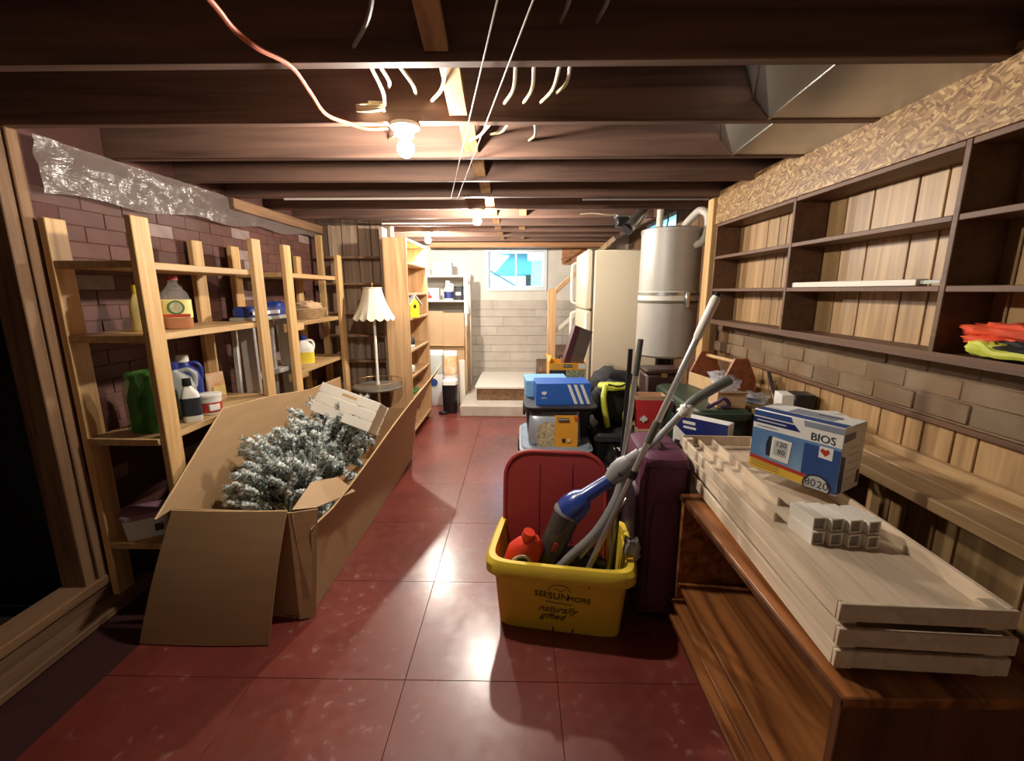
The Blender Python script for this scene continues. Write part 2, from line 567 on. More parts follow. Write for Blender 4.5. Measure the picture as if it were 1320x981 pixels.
    def blob(s, c, r, seed=0, amp=0.12, freq=3.0, nu=28, nv=16, p=2.6):
        """lumpy soft body with a flattened base"""
        s.soft = True
        vs, fs = [], []
        c = Vector(c)
        for j in range(nv + 1):
            th = PI * j / nv
            for i in range(nu):
                ph = 2 * PI * i / nu
                e = 2.0 / p
                f = lambda t: math.copysign(abs(t) ** e, t)
                d = Vector((f(math.sin(th)) * f(math.cos(ph)), f(math.sin(th)) * f(math.sin(ph)), f(math.cos(th))))
                k = 1 + amp * noise.fractal(d * freq + Vector((seed * 7.3, seed * 3.1, 0)), 0.7, 2.0, 4)
                q = Vector((d.x * r[0] * k, d.y * r[1] * k, max(d.z * k, -1.0) * r[2]))
                vs.append(c + q)
        for j in range(nv):
            for i in range(nu):
                i2 = (i + 1) % nu
                fs.append([j * nu + i, j * nu + i2, (j + 1) * nu + i2, (j + 1) * nu + i])
        return s.add(vs, fs)
    def move(s, v):
        v = Vector(v)
        s.v = [p + v for p in s.v]
        return s
    def mesh(s, name, mats, angle=38):
        import bmesh
        me = bpy.data.meshes.new(name)
        me.from_pydata([tuple(p) for p in s.v], [], s.f)
        for m in (mats if isinstance(mats, (list, tuple)) else [mats]):
            me.materials.append(m)
        for p, k in zip(me.polygons, s.m):
            p.material_index = k
        bm = bmesh.new()
        bm.from_mesh(me)
        bmesh.ops.remove_doubles(bm, verts=bm.verts, dist=1e-6)
        bmesh.ops.recalc_face_normals(bm, faces=bm.faces)
        bm.to_mesh(me)
        bm.free()
        me.shade_smooth()
        me.set_sharp_from_angle(angle=R(85 if s.soft else angle))
        me.update()
        return me

def tag(o, label=None, cat=None, group=None, kind=None):
    if label: o['label'] = label
    if cat: o['category'] = cat
    if group: o['group'] = group
    if kind: o['kind'] = kind
    return o

def thing(name, label, cat, loc=(0, 0, 0), rot=0.0, group=None):
    o = bpy.data.objects.new(name, None)
    o.empty_display_size = 0.05
    C.objects.link(o)
    o.location = loc
    o.rotation_euler = rot if isinstance(rot, (tuple, list)) else (0, 0, rot)
    return tag(o, label, cat, group)

def link(name, me, parent=None, loc=(0, 0, 0), rot=(0, 0, 0)):
    o = bpy.data.objects.new(name, me)
    C.objects.link(o)
    o.parent = parent
    o.location = loc
    o.rotation_euler = rot
    return o

def part(name, mb, m, parent=None, loc=(0, 0, 0), rot=(0, 0, 0), world=False, label=None):
    """one mesh; world=True: vertices are in world space under an unrotated root"""
    if world and parent is not None:
        q, p = Vector((0, 0, 0)), parent
        while p is not None:
            q += p.location
            p = p.parent
        mb.move(-q)
    o = link(name, mb.mesh(name, m), parent, loc, rot)
    if label: o['label'] = label
    return o

def solo(name, mb, m, label, cat, loc=(0, 0, 0), rot=(0, 0, 0), group=None, world=False):
    """a thing that is a single mesh, its origin at loc"""
    if world:
        mb.move(-Vector(loc))
    o = link(name, mb.mesh(name, m), None, loc, rot)
    return tag(o, label, cat, group)

def struct(name, mb, m, parent=None):
    o = link(name, mb.mesh(name, m), parent)
    if parent is None: o['kind'] = 'structure'
    return o

def text(name, body, size, m, parent, loc, rot, extrude=0.0004, shear=0.0, sx=1.0, align='CENTER'):
    cu = bpy.data.curves.new(name, 'FONT')
    cu.body = body
    cu.size = size
    cu.extrude = extrude
    cu.shear = shear
    cu.align_x = align
    cu.align_y = 'CENTER'
    cu.resolution_u = 3
    tmp = bpy.data.objects.new(name + '_tmp', cu)
    C.objects.link(tmp)
    dg = bpy.context.evaluated_depsgraph_get()
    me = bpy.data.meshes.new_from_object(tmp.evaluated_get(dg))
    bpy.data.objects.remove(tmp)
    bpy.data.curves.remove(cu)
    me.materials.clear()
    me.materials.append(m)
    me.name = name
    o = link(name, me, parent, loc, rot)
    o.scale = (sx, 1, 1)
    return o

def smooth(pts, n=6):
    """Catmull-Rom through points"""
    P = [Vector(p) for p in pts]
    P = [P[0] * 2 - P[1]] + P + [P[-1] * 2 - P[-2]]
    out = []
    for i in range(1, len(P) - 2):
        for k in range(n):
            t = k / n
            a, b, c, d = P[i - 1:i + 3]
            out.append(0.5 * ((2 * b) + (c - a) * t + (2 * a - 5 * b + 4 * c - d) * t * t + (3 * b - a - 3 * c + d) * t ** 3))
    out.append(P[-2])
    return out

# ================================================================== THE SETTING
XL, XR, YB, YF, ZJ, ZS = -1.87, 1.42, 6.0, -1.2, 1.96, 2.14
JY = [1.273 + 0.418 * k for k in range(-5, 12)]

floor = struct('floor', MB().box(XL - 0.1, XR + 0.1, YF - 0.1, YB + 0.1, -0.1, -0.004), M['seam'])
T = 0.55
tile_me = MB().box(-T / 2 + 0.0008, T / 2 - 0.0008, -T / 2 + 0.0008, T / 2 - 0.0008, -0.008, 0, 0.0008).mesh('tile', M['floor'])
for i in range(-3, 4):
    for j in range(-4, 9):
        x, y = -0.41 + T * (i + 0.5), 1.34 + T * (j + 0.5)
        if XL - 0.1 < x - T / 2 < XR and YF - 0.3 < y < YB:
            link('tile', tile_me, floor, (x, y, 0))

# ceiling: subfloor, joists, bridging
ceil = struct('ceiling', MB().box(XL - 0.2, XR + 0.2, YF - 0.1, YB + 0.1, ZS, ZS + 0.05), M['subfloor'])
j_long = MB().box(XL, XR, -0.019, 0.019, 0, 0.178, 0.003).mesh('joist', M['joist'])
j_short = MB().box(XL, 1.08, -0.019, 0.019, 0, 0.178, 0.003).mesh('joist', M['joist'])
for k, y in enumerate(JY):
    if y < YB - 0.05:
        link('joist', j_long if y < 3.6 else j_short, ceil, (0, y + 0.019, ZJ))
b = part('stair_header', MB().box(1.08, 1.12, 3.6, YB, ZJ, ZS - 0.002, 0.003), M['joist'], ceil)
br_me = MB().bar((0, 0.04, 0.155), (0, 0.412, 0.03), 0.062, 0.02, 0.002).mesh('bridging', M['strap'])
for k, y in enumerate(JY[:-1]):
    if 0.4 < y < YB - 0.6:
        link('bridging', br_me, ceil, (-0.215, y, ZJ - 0.004))
        if k % 2 == 0 and y > 2.9:
            link('bridging', br_me, ceil, (0.02, y, ZJ - 0.004))
part('beam', MB().box(-1.1, 1.1, 5.58, 5.72, 1.90, ZJ - 0.001, 0.004), M['beam'], ceil)
# sheet metal panning in two joist bays, with the sloped ends
for y0, x0 in ((JY[5] + 0.04, 0.63), (JY[6] + 0.04, 0.70)):
    y1 = y0 + 0.376
    mb = MB()
    mb.slab([(x0 + 0.2, y0, ZJ + 0.004), (XR - 0.17, y0, ZJ + 0.004), (XR - 0.17, y1, ZJ + 0.004), (x0 + 0.23, y1, ZJ + 0.004)], 0.001)
    mb.slab([(x0, y0, ZJ + 0.075), (x0 + 0.2, y0, ZJ + 0.004), (x0 + 0.23, y1, ZJ + 0.004), (x0 + 0.17, y1, ZJ + 0.07)], 0.001)
    mb.slab([(x0 - 0.03, y0, ZJ + 0.17), (x0, y0, ZJ + 0.075), (x0 + 0.17, y1, ZJ + 0.07), (x0 + 0.13, y1, ZJ + 0.17)], 0.001)
    mb.bar((x0 + 0.2, y0, ZJ + 0.003), (x0 + 0.23, y1, ZJ + 0.003), 0.008, 0.004)
    mb.bar((x0, y0, ZJ + 0.073), (x0 + 0.17, y1, ZJ + 0.068), 0.006, 0.006)
    part('duct_panning', mb, M['steel'], ceil)

# back wall: pale top, board-marked concrete below, window hole
WX0, WX1, WZ0, WZ1 = -0.46, 0.36, 1.38, 1.93
wb = MB()
wb.box(XL - 0.2, WX0, YB + 0.02, YB + 0.2, -0.05, ZS)
wb.box(WX1, XR + 0.2, YB + 0.02, YB + 0.2, -0.05, ZS)
wb.box(WX0, WX1, YB + 0.02, YB + 0.2, -0.05, WZ0)
wb.box(WX0, WX1, YB + 0.02, YB + 0.2, WZ1, ZS)
wall_back = struct('wall_back', wb, M['concrete_up'])
random.seed(3)
z = 0.0
while z < 1.22:
    h = random.choice((0.085, 0.1, 0.125))
    x = XL
    while x < XR - 0.01:
        w = random.uniform(0.45, 0.95)
        x1 = min(x + w, XR)
        d = random.uniform(0, 0.006)
        part('board', MB().box(x + 0.0015, x1 - 0.0015, YB - d * .6, YB + 0.03, z + 0.0015, min(z + h, 1.26) - 0.0015, 0.002), M['concrete'], wall_back)
        x = x1
    z += h
win = MB()
fr = 0.045
win.box(WX0, WX0 + fr, YB + 0.0, YB + 0.1, WZ0, WZ1, 0.004)
win.box(WX1 - fr, WX1, YB + 0.0, YB + 0.1, WZ0, WZ1, 0.004)
win.box(WX0 + fr, WX1 - fr, YB + 0.0, YB + 0.1, WZ0, WZ0 + fr, 0.004)
win.box(WX0 + fr, WX1 - fr, YB + 0.0, YB + 0.1, WZ1 - fr, WZ1, 0.004)
w1 = struct('window_1', win, M['vinyl'])
xm = (WX0 + WX1) / 2
for a0, a1, yy in ((WX0 + fr, xm + 0.015, 0.06), (xm - 0.015, WX1 - fr, 0.035)):
    sb = MB()
    q = 0.022
    sb.box(a0, a0 + q, YB + yy, YB + yy + 0.02, WZ0 + fr, WZ1 - fr, 0.003)
    sb.box(a1 - q, a1, YB + yy, YB + yy + 0.02, WZ0 + fr, WZ1 - fr, 0.003)
    sb.box(a0 + q, a1 - q, YB + yy, YB + yy + 0.02, WZ0 + fr, WZ0 + fr + q, 0.003)
    sb.box(a0 + q, a1 - q, YB + yy, YB + yy + 0.02, WZ1 - fr - q, WZ1 - fr, 0.003)
    so = part('sash', sb, M['vinyl'], w1)
    part('pane', MB().box(a0 + q, a1 - q, YB + yy + 0.008, YB + yy + 0.011, WZ0 + fr + q, WZ1 - fr - q), M['pane'], so)
struct('trim_1', MB().box(WX0 - 0.0, WX1 + 0.04, YB - 0.05, YB + 0.02, WZ1 + 0.005, WZ1 + 0.05, 0.004), M['header'])

# left wall: painted brick, a dark opening nearest the camera
struct('wall_left', MB().box(XL - 0.15, XL, 1.74, YB + 0.1, -0.05, ZS), M['mortar_red'])
wl = bpy.data.objects['wall_left']
bw, bh = 0.2, 0.0665
brick_a = MB().box(-0.006, 0.0035, -bw / 2 + 0.002, bw / 2 - 0.002, -bh / 2 + 0.0015, bh / 2 - 0.0015, 0.002).mesh('brick', M['brick_red'])
brick_b = MB().box(-0.006, 0.0035, -bw / 2 + 0.002, bw / 2 - 0.002, -bh / 2 + 0.0015, bh / 2 - 0.0015, 0.002).mesh('brick', M['brick_grey'])
random.seed(11)
nb = 0
for r in range(26):
    zz = 0.12 + bh * (r + 0.5)
    for c in range(13):
        yy = 1.85 + bw * (c + (0.5 if r % 2 else 0))
        if yy > 4.1 or nb >= 300:
            continue
        grey = random.random() < (0.14 if zz > 1.3 else 0.06)
        link('brick', brick_b if grey else brick_a, wl, (XL + random.uniform(-0.0015, 0.001), yy, zz))
        nb += 1
struct('wall_left_front', MB().box(XL - 0.15, XL, YF, 0.25, -0.05, ZS), M['mortar_red'])
# crawl space behind the opening
cs = MB()
cs.box(-3.6, -3.5, 0.0, 2.0, -0.05, ZS)
cs.box(-3.5, XL - 0.15, 0.0, 0.1, -0.05, ZS)
cs.box(-3.5, XL - 0.15, 1.78, 1.95, -0.05, ZS)
cs.box(-3.5, XL - 0.15, 0.1, 1.78, -0.06, 0.0)
cs.box(-3.5, XL - 0.2, 0.1, 1.78, ZS, ZS + 0.05)
struct('wall_crawlspace', cs, M['void_shade'])
jamb = struct('door_1', MB().box(XL - 0.14, XL + 0.02, 0.22, 1.78, 0.0, 0.09, 0.008), M['oldsill'])
part('stud', MB().box(XL - 0.09, XL + 0.02, 1.695, 1.74, 0.09, ZJ, 0.004), M['oldpost'], jamb)
part('stud', MB().box(XL - 0.09, XL + 0.015, 1.64, 1.69, 0.09, ZJ, 0.004), M['oldpost'], jamb)
part('stud', MB().box(XL - 0.09, XL + 0.015, 0.25, 0.30, 0.09, ZJ, 0.004), M['oldpost'], jamb)
part('plate', MB().box(XL - 0.1, XL + 0.03, 0.25, 1.74, 0.091, 0.135, 0.005), M['oldsill'], jamb)
part('plate', MB().box(XL + 0.02, XL + 0.12, 0.25, 1.9, 0.0, 0.035, 0.006), M['oldsill'], jamb)

# panelled partition on the far left
PY = 4.2
wp = struct('wall_partition', MB().box(XL, -1.18, PY + 0.015, PY + 0.1, 0, ZS), M['oldpost'])
x = XL
for w in (0.13, 0.1, 0.15, 0.12, 0.1, 0.09):
    part('plank', MB().box(x + 0.004, x + w - 0.004, PY - 0.001, PY + 0.02, 0, ZJ + 0.17, 0.004), M['panel_far'], wp)
    x += w
struct('wall_front', MB().box(XL - 0.2, XR + 0.2, YF - 0.1, YF, -0.05, ZS), M['concrete'])

# right wall, with a small window near the stairs
V0, V1, VZ0, VZ1 = 4.25, 5.3, 1.86, 2.10
wr = MB()
wr.box(XR, XR + 0.15, YF, V0, -0.05, ZS)
wr.box(XR, XR + 0.15, V1, YB + 0.1, -0.05, ZS)
wr.box(XR, XR + 0.15, V0, V1, -0.05, VZ0)
wr.box(XR, XR + 0.15, V0, V1, VZ1, ZS)
wall_right = struct('wall_right', wr, M['oldpost'])
w2b = MB()
w2b.box(XR + 0.02, XR + 0.1, V0, V0 + 0.03, VZ0, VZ1)
w2b.box(XR + 0.02, XR + 0.1, V1 - 0.03, V1, VZ0, VZ1)
w2b.box(XR + 0.02, XR + 0.1, V0 + 0.03, V1 - 0.03, VZ0, VZ0 + 0.03)
w2b.box(XR + 0.02, XR + 0.1, V0 + 0.03, V1 - 0.03, VZ1 - 0.03, VZ1)
w2 = struct('window_2', w2b, M['vinyl'])
part('pane', MB().box(XR + 0.05, XR + 0.054, V0 + 0.03, V1 - 0.03, VZ0 + 0.03, VZ1 - 0.03), M['pane'], w2)
random.seed(5)
y = -0.3
while y < 3.02:
    w = random.choice((0.075, 0.11, 0.15, 0.2))
    part('plank', MB().box(XR - 0.02, XR + 0.001, y + 0.0025, y + w - 0.0025, 0, ZJ - 0.01, 0.003), M['panel'], wall_right)
    y += w
for r in range(3):
    y = -0.3 + (0.11 if r % 2 else 0)
    while y < 2.9:
        w = random.uniform(0.17, 0.24)
        part('brick', MB().box(XR - 0.042 + random.uniform(0, 0.006), XR - 0.021, y + 0.003, y + w - 0.003, 0.972 + r * 0.069, 0.972 + (r + 1) * 0.069 - 0.005, 0.004), M['brick_faux'], wall_right)
        y += w
part('mortar_bed', MB().box(XR - 0.035, XR - 0.0201, -0.3, 2.9, 0.965, 1.178), M['brick_faux'], wall_right)
part('moulding', MB().box(XR - 0.045, XR - 0.0202, -0.3, 2.95, 0.945, 0.964, 0.003), M['shelfbrown'], wall_right)
part('strand_board', MB().box(1.243, 1.257, -0.3, 2.97, 1.795, 1.99, 0.001), M['osb'], wall_right)
part('end_post', MB().box(1.225, 1.275, 2.975, 3.065, 0, ZJ - 0.001, 0.004), M['pine_z'], wall_right)

# reddish boards above the fridge near the stair opening
bs = struct('trim_2', MB().box(0.55, 1.12, YB - 0.04, YB - 0.012, 1.72, 1.755, 0.003), M['beam'])
for k in range(5):
    part('plank', MB().box(0.55 + k * 0.115, 0.66 + k * 0.115, YB - 0.035, YB - 0.01, 1.757, ZS, 0.003), M['beam'], bs)
part('brace', MB().bar((0.55, YB - 0.06, 1.76), (0.92, YB - 0.06, 2.02), 0.03, 0.06), M['beam'], bs)

# outside the window
struct('ground_outside', MB().box(-14, 14, YB + 0.2, 30, 1.1, 1.3), M['snow'])

# ================================================================== CEILING THINGS
def bulb(label, x, y, watts):
    t = thing('ceiling_bulb', label, 'light bulb', (x, y, ZJ), 0, 'bare bulbs under the joists')
    part('socket', MB().lathe([(0.052, 0.0), (0.052, -0.012), (0.034, -0.02), (0.03, -0.04), (0.024, -0.044)], 20), M['porcelain'], t)
    area = 4 * PI * 0.03 ** 2
    prof = [(0.013, -0.041), (0.015, -0.05)] + [(0.03 * math.sin(a), -0.078 - 0.03 * math.cos(a) * -1) for a in [R(k) for k in (30, 55, 80, 105, 130, 155, 172)]]
    prof = [(0.013, -0.041), (0.014, -0.052)] + [(0.03 * math.sin(R(k)), -0.08 + 0.03 * math.cos(R(k))) for k in (30, 55, 80, 105, 130, 155, 173)]
    part('bulb', MB().lathe(prof, 20), emit('lit bulb', BULB_COLOR, watts / (PI * area)), t)
    return t
bulb('bare bulb at the end of the orange cord, nearest the camera', -0.411, 1.71, BULB_WATTS[0])
bulb('bare bulb in the middle of the ceiling left of the window', -0.312, 3.38, BULB_WATTS[1])
bulb('bare bulb farthest back, above the pine bookcase end', -0.93, 4.63, BULB_WATTS[2])

cord = [(-0.60, 0.75, 1.95), (-0.615, 0.987, 1.945), (-0.624, 1.078, 1.938), (-0.609, 1.139, 1.93), (-0.59, 1.258, 1.945), (-0.607, 1.403, 1.94), (-0.624, 1.544, 1.935), (-0.587, 1.645, 1.942), (-0.533, 1.683, 1.938), (-0.47, 1.70, 1.945)]
solo('extension_cord', MB().tube(smooth(cord), 0.006, 8), M['orange_cord'], 'orange extension cord hanging under the joists to the near bulb', 'cord', (-0.6, 1.2, 1.94), world=True)
for k, (a, bb, lab) in enumerate((((-0.025, 0.9, 1.945), (-0.431, 2.90, 1.945), 'thin grey line strung under the joists, left of the pair'),
                                  ((0.05, 0.9, 1.95), (-0.400, 2.96, 1.95), 'thin grey line strung under the joists, right of the pair'))):
    solo('clothesline', MB().tube([a, bb], 0.0022, 6), M['rope'], lab, 'line', a, world=True, group='lines under the joists')
wires = [
 ((-0.013, 1.31, 1.968), (-0.056, 1.69, 2.018), 'cream cable stub right of the twin lines, leftmost of four'),
 ((0.035, 1.31, 1.967), (0.011, 1.69, 2.02), 'cream cable stub right of the twin lines, second of four'),
 ((0.104, 1.31, 1.967), (0.07, 1.69, 2.02), 'cream cable stub right of the twin lines, third of four'),
 ((0.131, 1.31, 1.968), (0.125, 1.69, 2.05), 'cream cable stub right of the twin lines, rightmost and shortest'),
 ((-0.399, 1.31, 1.966), (-0.473, 1.69, 2.013), 'cream cable left of the near bulb, ending over the coil'),
 ((-0.374, 1.31, 1.966), (-0.456, 1.69, 2.07), 'short cream cable left of the near bulb'),
 ((-0.322, 1.31, 1.966), (-0.363, 1.69, 2.05), 'cream cable running just above the near bulb'),
 ((-0.199, 1.31, 1.966), (-0.308, 1.69, 2.028), 'cream cable beside the diagonal bridging board'),
 ((-0.109, 1.74, 1.97), (-0.25, 2.10, 2.017), 'cream cable curling on the lit joist behind the near bulb'),
 ((0.053, 1.74, 1.97), (0.038, 2.10, 2.025), 'short cream cable on the lit joist, right of its knot holes'),
 ((-0.044, 1.74, 1.97), (-0.131, 2.10, 2.05), 'cream cable on the lit joist between the twin lines'),
 ((-0.452, 1.74, 1.97), (-0.579, 2.10, 2.035), 'cream cable on the lit joist left of the near bulb'),
 ((-0.29, 1.02, 2.01), (-0.425, 1.262, 1.99), 'loose grey cable end dangling at the top of the picture'),
 ((0.09, 0.95, 1.99), (0.10, 1.262, 2.04), 'grey cable near the top edge, left of two'),
 ((0.17, 0.95, 1.99), (0.19, 1.262, 2.04), 'grey cable near the top edge, right of two'),
]
for k, (a, bb, lab) in enumerate(wires):
    a, bb = Vector(a), Vector(bb)
    mid = (a + bb) / 2 + Vector((0.012, 0, -0.008))
    solo('cable', MB().tube(smooth([a, mid, bb], 5), 0.0055, 7), M['grey_cable'] if k > 11 else M['cream' if False else 'cable'], lab, 'cable', tuple(a), world=True, group='cables through the joists')
coil = [(-0.514 + 0.045 * math.cos(t) + 0.004 * math.sin(3 * t), 1.66 + 0.02 * math.sin(t), 1.985 + 0.0012 * t + 0.012 * math.sin(t)) for t in [k * 0.35 for k in range(60)]]
solo('cable_coil', MB().tube(coil, 0.004, 6), M['cable'], 'small coil of cream cable left of the near bulb', 'cable', (-0.514, 1.66, 1.98), world=True)
# switch box and metal pipe right of centre
t = thing('vent_fan', 'metal junction box and pipe elbow under the joists near the tank', 'duct', (0.8, 3.55, 1.88))
part('box', MB().box(0.735, 0.82, 3.50, 3.60, 1.855, 1.925, 0.006), M['black'], t, world=True)
part('bracket', MB().box(0.725, 0.835, 3.49, 3.61, 1.925, 1.945, 0.003), M['steel'], t, world=True)
part('pipe', MB().tube(smooth([(0.80, 3.46, 1.83), (0.85, 3.47, 1.88), (0.91, 3.5, 1.95), (0.94, 3.52, 2.04)]), 0.042, 16), M['steel'], t, world=True)
part('cap', MB().tube([(0.79, 3.455, 1.822), (0.806, 3.462, 1.838)], 0.046, 16), M['black'], t, world=True)
part('wire', MB().tube(smooth([(0.45, 3.5, 1.945), (0.55, 3.5, 1.95), (0.65, 3.5, 1.94), (0.74, 3.53, 1.945)]), 0.005, 6), M['cable'], t, world=True)
solo('conduit', MB().tube([(0.4, 3.0, 1.952), (1.2, 3.0, 1.952)], 0.006, 8), M['grey_cable'], 'thin grey conduit running across the joists toward the tank', 'pipe', (0.4, 3.0, 1.95), world=True)
for k, (y, x0, x1) in enumerate(((2.95, -1.5, -0.35), (4.0, -1.2, -0.4))):
    solo('conduit', MB().tube([(x0, y, 1.952), (x1, y, 1.952)], 0.007, 8), M['white_paint'], ('white conduit across the joists behind the near bulb', 'white conduit across the joists above the pine bookcase')[k], 'pipe', (x0, y, 1.952), world=True)

# plastic sheeting along the top of the left wall
def sheet(u, v):
    y = 1.76 + 2.35 * u
    zb = 1.745 + 0.1 * u + 0.012 * math.sin(u * 23)
    z = zb + (1.955 - zb) * v
    n = noise.fractal(Vector((y * 4, z * 5, 1.7)), 0.8, 2, 5)
    return (XL + 0.05 + 0.018 * n, y, z)
solo('plastic_sheet', MB().grid(sheet, 120, 16, 0.0006), M['plastic_sheet'], 'crinkled clear plastic sheet along the top of the maroon brick wall', 'plastic sheet', (XL + 0.02, 2.9, 1.75), world=True)
solo('timber_ledger', MB().box(XL + 0.02, XL + 0.075, 2.9, 4.18, 1.885, 1.955, 0.004), M['oldsill'], 'weathered ledger board under the joists at the partition corner', 'board', (XL + 0.05, 3.6, 1.9), world=True)

# ================================================================== LEFT SHELVES
def shelf_unit(label, y_near, y_far, shelves, loc):
    t = thing('storage_shelf', label, 'shelf', loc, 0, 'pine storage shelves on the left')
    for yy in (y_near, y_far):
        part('front_post', MB().box(-1.5, -1.472, yy - 0.042, yy + 0.042, 0, 1.663, 0.003), M['pine_z'], t, world=True)
        part('back_post', MB().box(-1.835, -1.805, yy - 0.042, yy + 0.042, 0, 1.655, 0.003), M['pine_z'], t, world=True)
    for (z, a, bb) in shelves:
        part('shelf', MB().box(-1.804, -1.501, a, bb, z - 0.03, z, 0.003), M['pine_y'], t, world=True)
        if a > y_near + 0.1:
            part('cleat', MB().box(-1.53, -1.501, y_near - 0.03, a - 0.001, z - 0.06, z - 0.005, 0.002), M['pine_y'], t, world=True)
    return t
shelf_unit('pine storage shelf nearest the camera holding the juice and jugs', 1.77, 2.535,
           [(1.495, 1.73, 2.56), (1.205, 1.73, 2.57), (0.775, 1.72, 2.57), (0.29, 1.73, 2.57)], (-1.65, 2.1, 0))
shelf_unit('pine storage shelf behind the ladder holding the bleach jug', 2.87, 3.69,
           [(1.495, 2.84, 3.76), (1.175, 3.06, 3.76), (0.845, 3.06, 3.76), (0.45, 3.06, 3.76)], (-1.65, 3.3, 0))

def jug(name, label, loc, h, w, d, m_body, m_cap, rot=0.0, label_m=None, label_z=(0.2, 0.6), handle=True, neck=0.022, group=None, cap_h=0.03):
    t = thing(name, label, 'bottle', loc, rot, group)
    hb = h - cap_h
    part('body', MB().loft([(0, w * .44, d * .44), (0.01, w * .5, d * .5), (hb * .62, w * .5, d * .5), (hb * .78, w * .42, d * .45), (hb * .9, w * .26, d * .3, -w * .06, 0), (hb * .96, neck, neck, -w * .08, 0), (hb, neck, neck, -w * .08, 0)], 24, 3.2), m_body, t)
    part('cap', MB().lathe([(neck * 1.2, hb - 0.004), (neck * 1.25, hb + 0.004), (neck * 1.15, h)], 16, (-w * .08, 0, 0)), m_cap, t)
    if handle:
        part('handle', MB().tube(smooth([(w * .02, 0, hb * .92), (w * .34, 0, hb * .95), (w * .5, 0, hb * .82), (w * .47, 0, hb * .6)]), w * .075, 10), m_body, t)
    if label_m:
        a, c = label_z
        part('label', MB().loft([(hb * a, w * .503, d * .503), (hb * c, w * .503, d * .503)], 24, 3.2, caps=False), label_m, t)
    return t
random.seed(2)
# juice bottle: clear with amber liquid, red cap
t = thing('juice_bottle', 'clear juice bottle with red cap and yellow label on upper shelf', 'bottle', (-1.60, 2.05, 1.2055), R(38))
part('liquid', MB().loft([(0.002, .052, .042), (0.012, .058, .048), (0.05, .058, .048)], 24, 3.4), M['juice'], t)
part('body', MB().loft([(0, .054, .044), (0.012, .0605, .0505), (0.13, .0605, .0505), (0.165, .05, .044), (0.195, .026, .026), (0.21, .018, .018), (0.225, .018, .018)], 24, 3.2), M['pet'], t)
part('cap', MB().lathe([(.021, .222), (.021, .242), (.018, .245)], 16), M['red_lid'], t)
lb = part('label', MB().loft([(0.052, .0615, .0515), (0.135, .0615, .0515)], 24, 3.2, caps=False), M['paleyellow'], t)
part('emblem', MB().tube([(0, -.0516, .1), (0, -.053, .1)], .032, 24), M['green_print'], lb)
part('fruit_print', MB().tube([(0, -.053, .1), (0, -.0535, .1)], .024, 24), M['coffeepic'], lb)
part('red_band', MB().box(-.05, .05, -.0532, -.0512, .056, .07), M['red_print'], lb)
# yellow bottle behind the post
jug('oil_bottle', 'yellow bottle half hidden behind the shelf post beside the juice', (-1.66, 1.93, 1.2055), .2, .08, .07, M['paleyellow'], M['bleach_yellow'], 0.2, handle=False, neck=0.016)
# shrink-wrapped pack of green bottles
t = thing('bottle_pack', 'shrink-wrapped pack of green bottles on the lower left shelf', 'bottle pack', (-1.625, 1.855, 0.7755))
for i in range(2):
    for j in range(2):
        part('bottle', MB().lathe([(.025, 0), (.031, .01), (.031, .14), (.027, .17), (.013, .215), (.013, .235), (.015, .238), (.015, .25)], 14, ((i - .5) * .066, (j - .5) * .066, 0)), M['green_wrap'], t)
part('wrap', MB().loft([(-0.0, .066, .066), (.02, .069, .069), (.19, .069, .069), (.262, .056, .056)], 24, 7), glassy('green film', '#5c9a48', 0.35, 0.12), t)
jug('jug', 'grey translucent jug with a handle on the lower left shelf', (-1.66, 2.06, .7755), .27, .15, .10, M['greyjug'], M['navy'], R(30), neck=.024)
jug('jug', 'dark blue jug with white cap on the lower left shelf', (-1.73, 2.22, .7755), .28, .13, .10, M['bluejug'], M['white_plastic'], R(30), neck=.024)
t = jug('cleaner_bottle', 'white bottle with black cap and black label on the lower shelf', (-1.545, 1.985, .7755), .205, .078, .06, M['white_plastic'], M['black'], R(38), handle=False, neck=.015)
part('label', MB().loft([(.03, .0398, .0308), (.115, .0398, .0308)], 24, 3.2, caps=False), M['dark_print'], t)
t = thing('tub', 'small white tub with red label on the lower left shelf', 'tub', (-1.552, 2.12, .7755))
part('body', MB().lathe([(.045, 0), (.048, .004), (.05, .092)], 28), M['white_plastic'], t)
part('label', MB().lathe([(.0485, .012), (.0502, .062)], 28, caps=False), M['red_print'], t)
part('lid', MB().lathe([(.053, .088), (.053, .1), (.048, .103)], 28), M['white_plastic'], t)
part('logo', MB().box(.02, .051, -.03, .02, .02, .055, .004), M['white_print'], t, rot=(0, 0, -0.5))
t = thing('snack_bag', 'small orange printed bag behind the blue jug', 'bag', (-1.70, 2.38, .7755))
part('pouch', MB().loft([(0, .05, .018), (.02, .05, .028), (.1, .05, .022), (.15, .05, .006), (.16, .05, .004)], 20, 3), M['feed_orange'], t, rot=(0, 0, 1.2))
part('panel', MB().box(-.035, .035, -.032, -.027, .03, .09, .002), M['paleyellow'], t, rot=(0, 0, 1.2))
# bottom shelf
t = thing('food_tub', 'white tub with pinkish lid on the lowest left shelf', 'tub', (-1.70, 1.82, .2905), R(35))
part('body', MB().loft([(0, .075, .055), (.1, .085, .065)], 24, 5), M['white_plastic'], t)
part('lid', MB().loft([(.098, .09, .07), (.118, .09, .07), (.122, .08, .06)], 24, 5), M['pink'], t)
part('label', MB().box(.03, .06, -.067, -.06, .03, .06), M['dark_print'], t)
t = thing('carton', 'small white carton leaning beside the pinkish tub', 'box', (-1.585, 1.90, .2905), R(35))
part('box', MB().box(-.05, .05, -.04, .04, 0, .13, .003), M['white_plastic'], t)
part('print', MB().box(-.03, .03, -.0415, -.04, .03, .1), M['dark_print'], t)

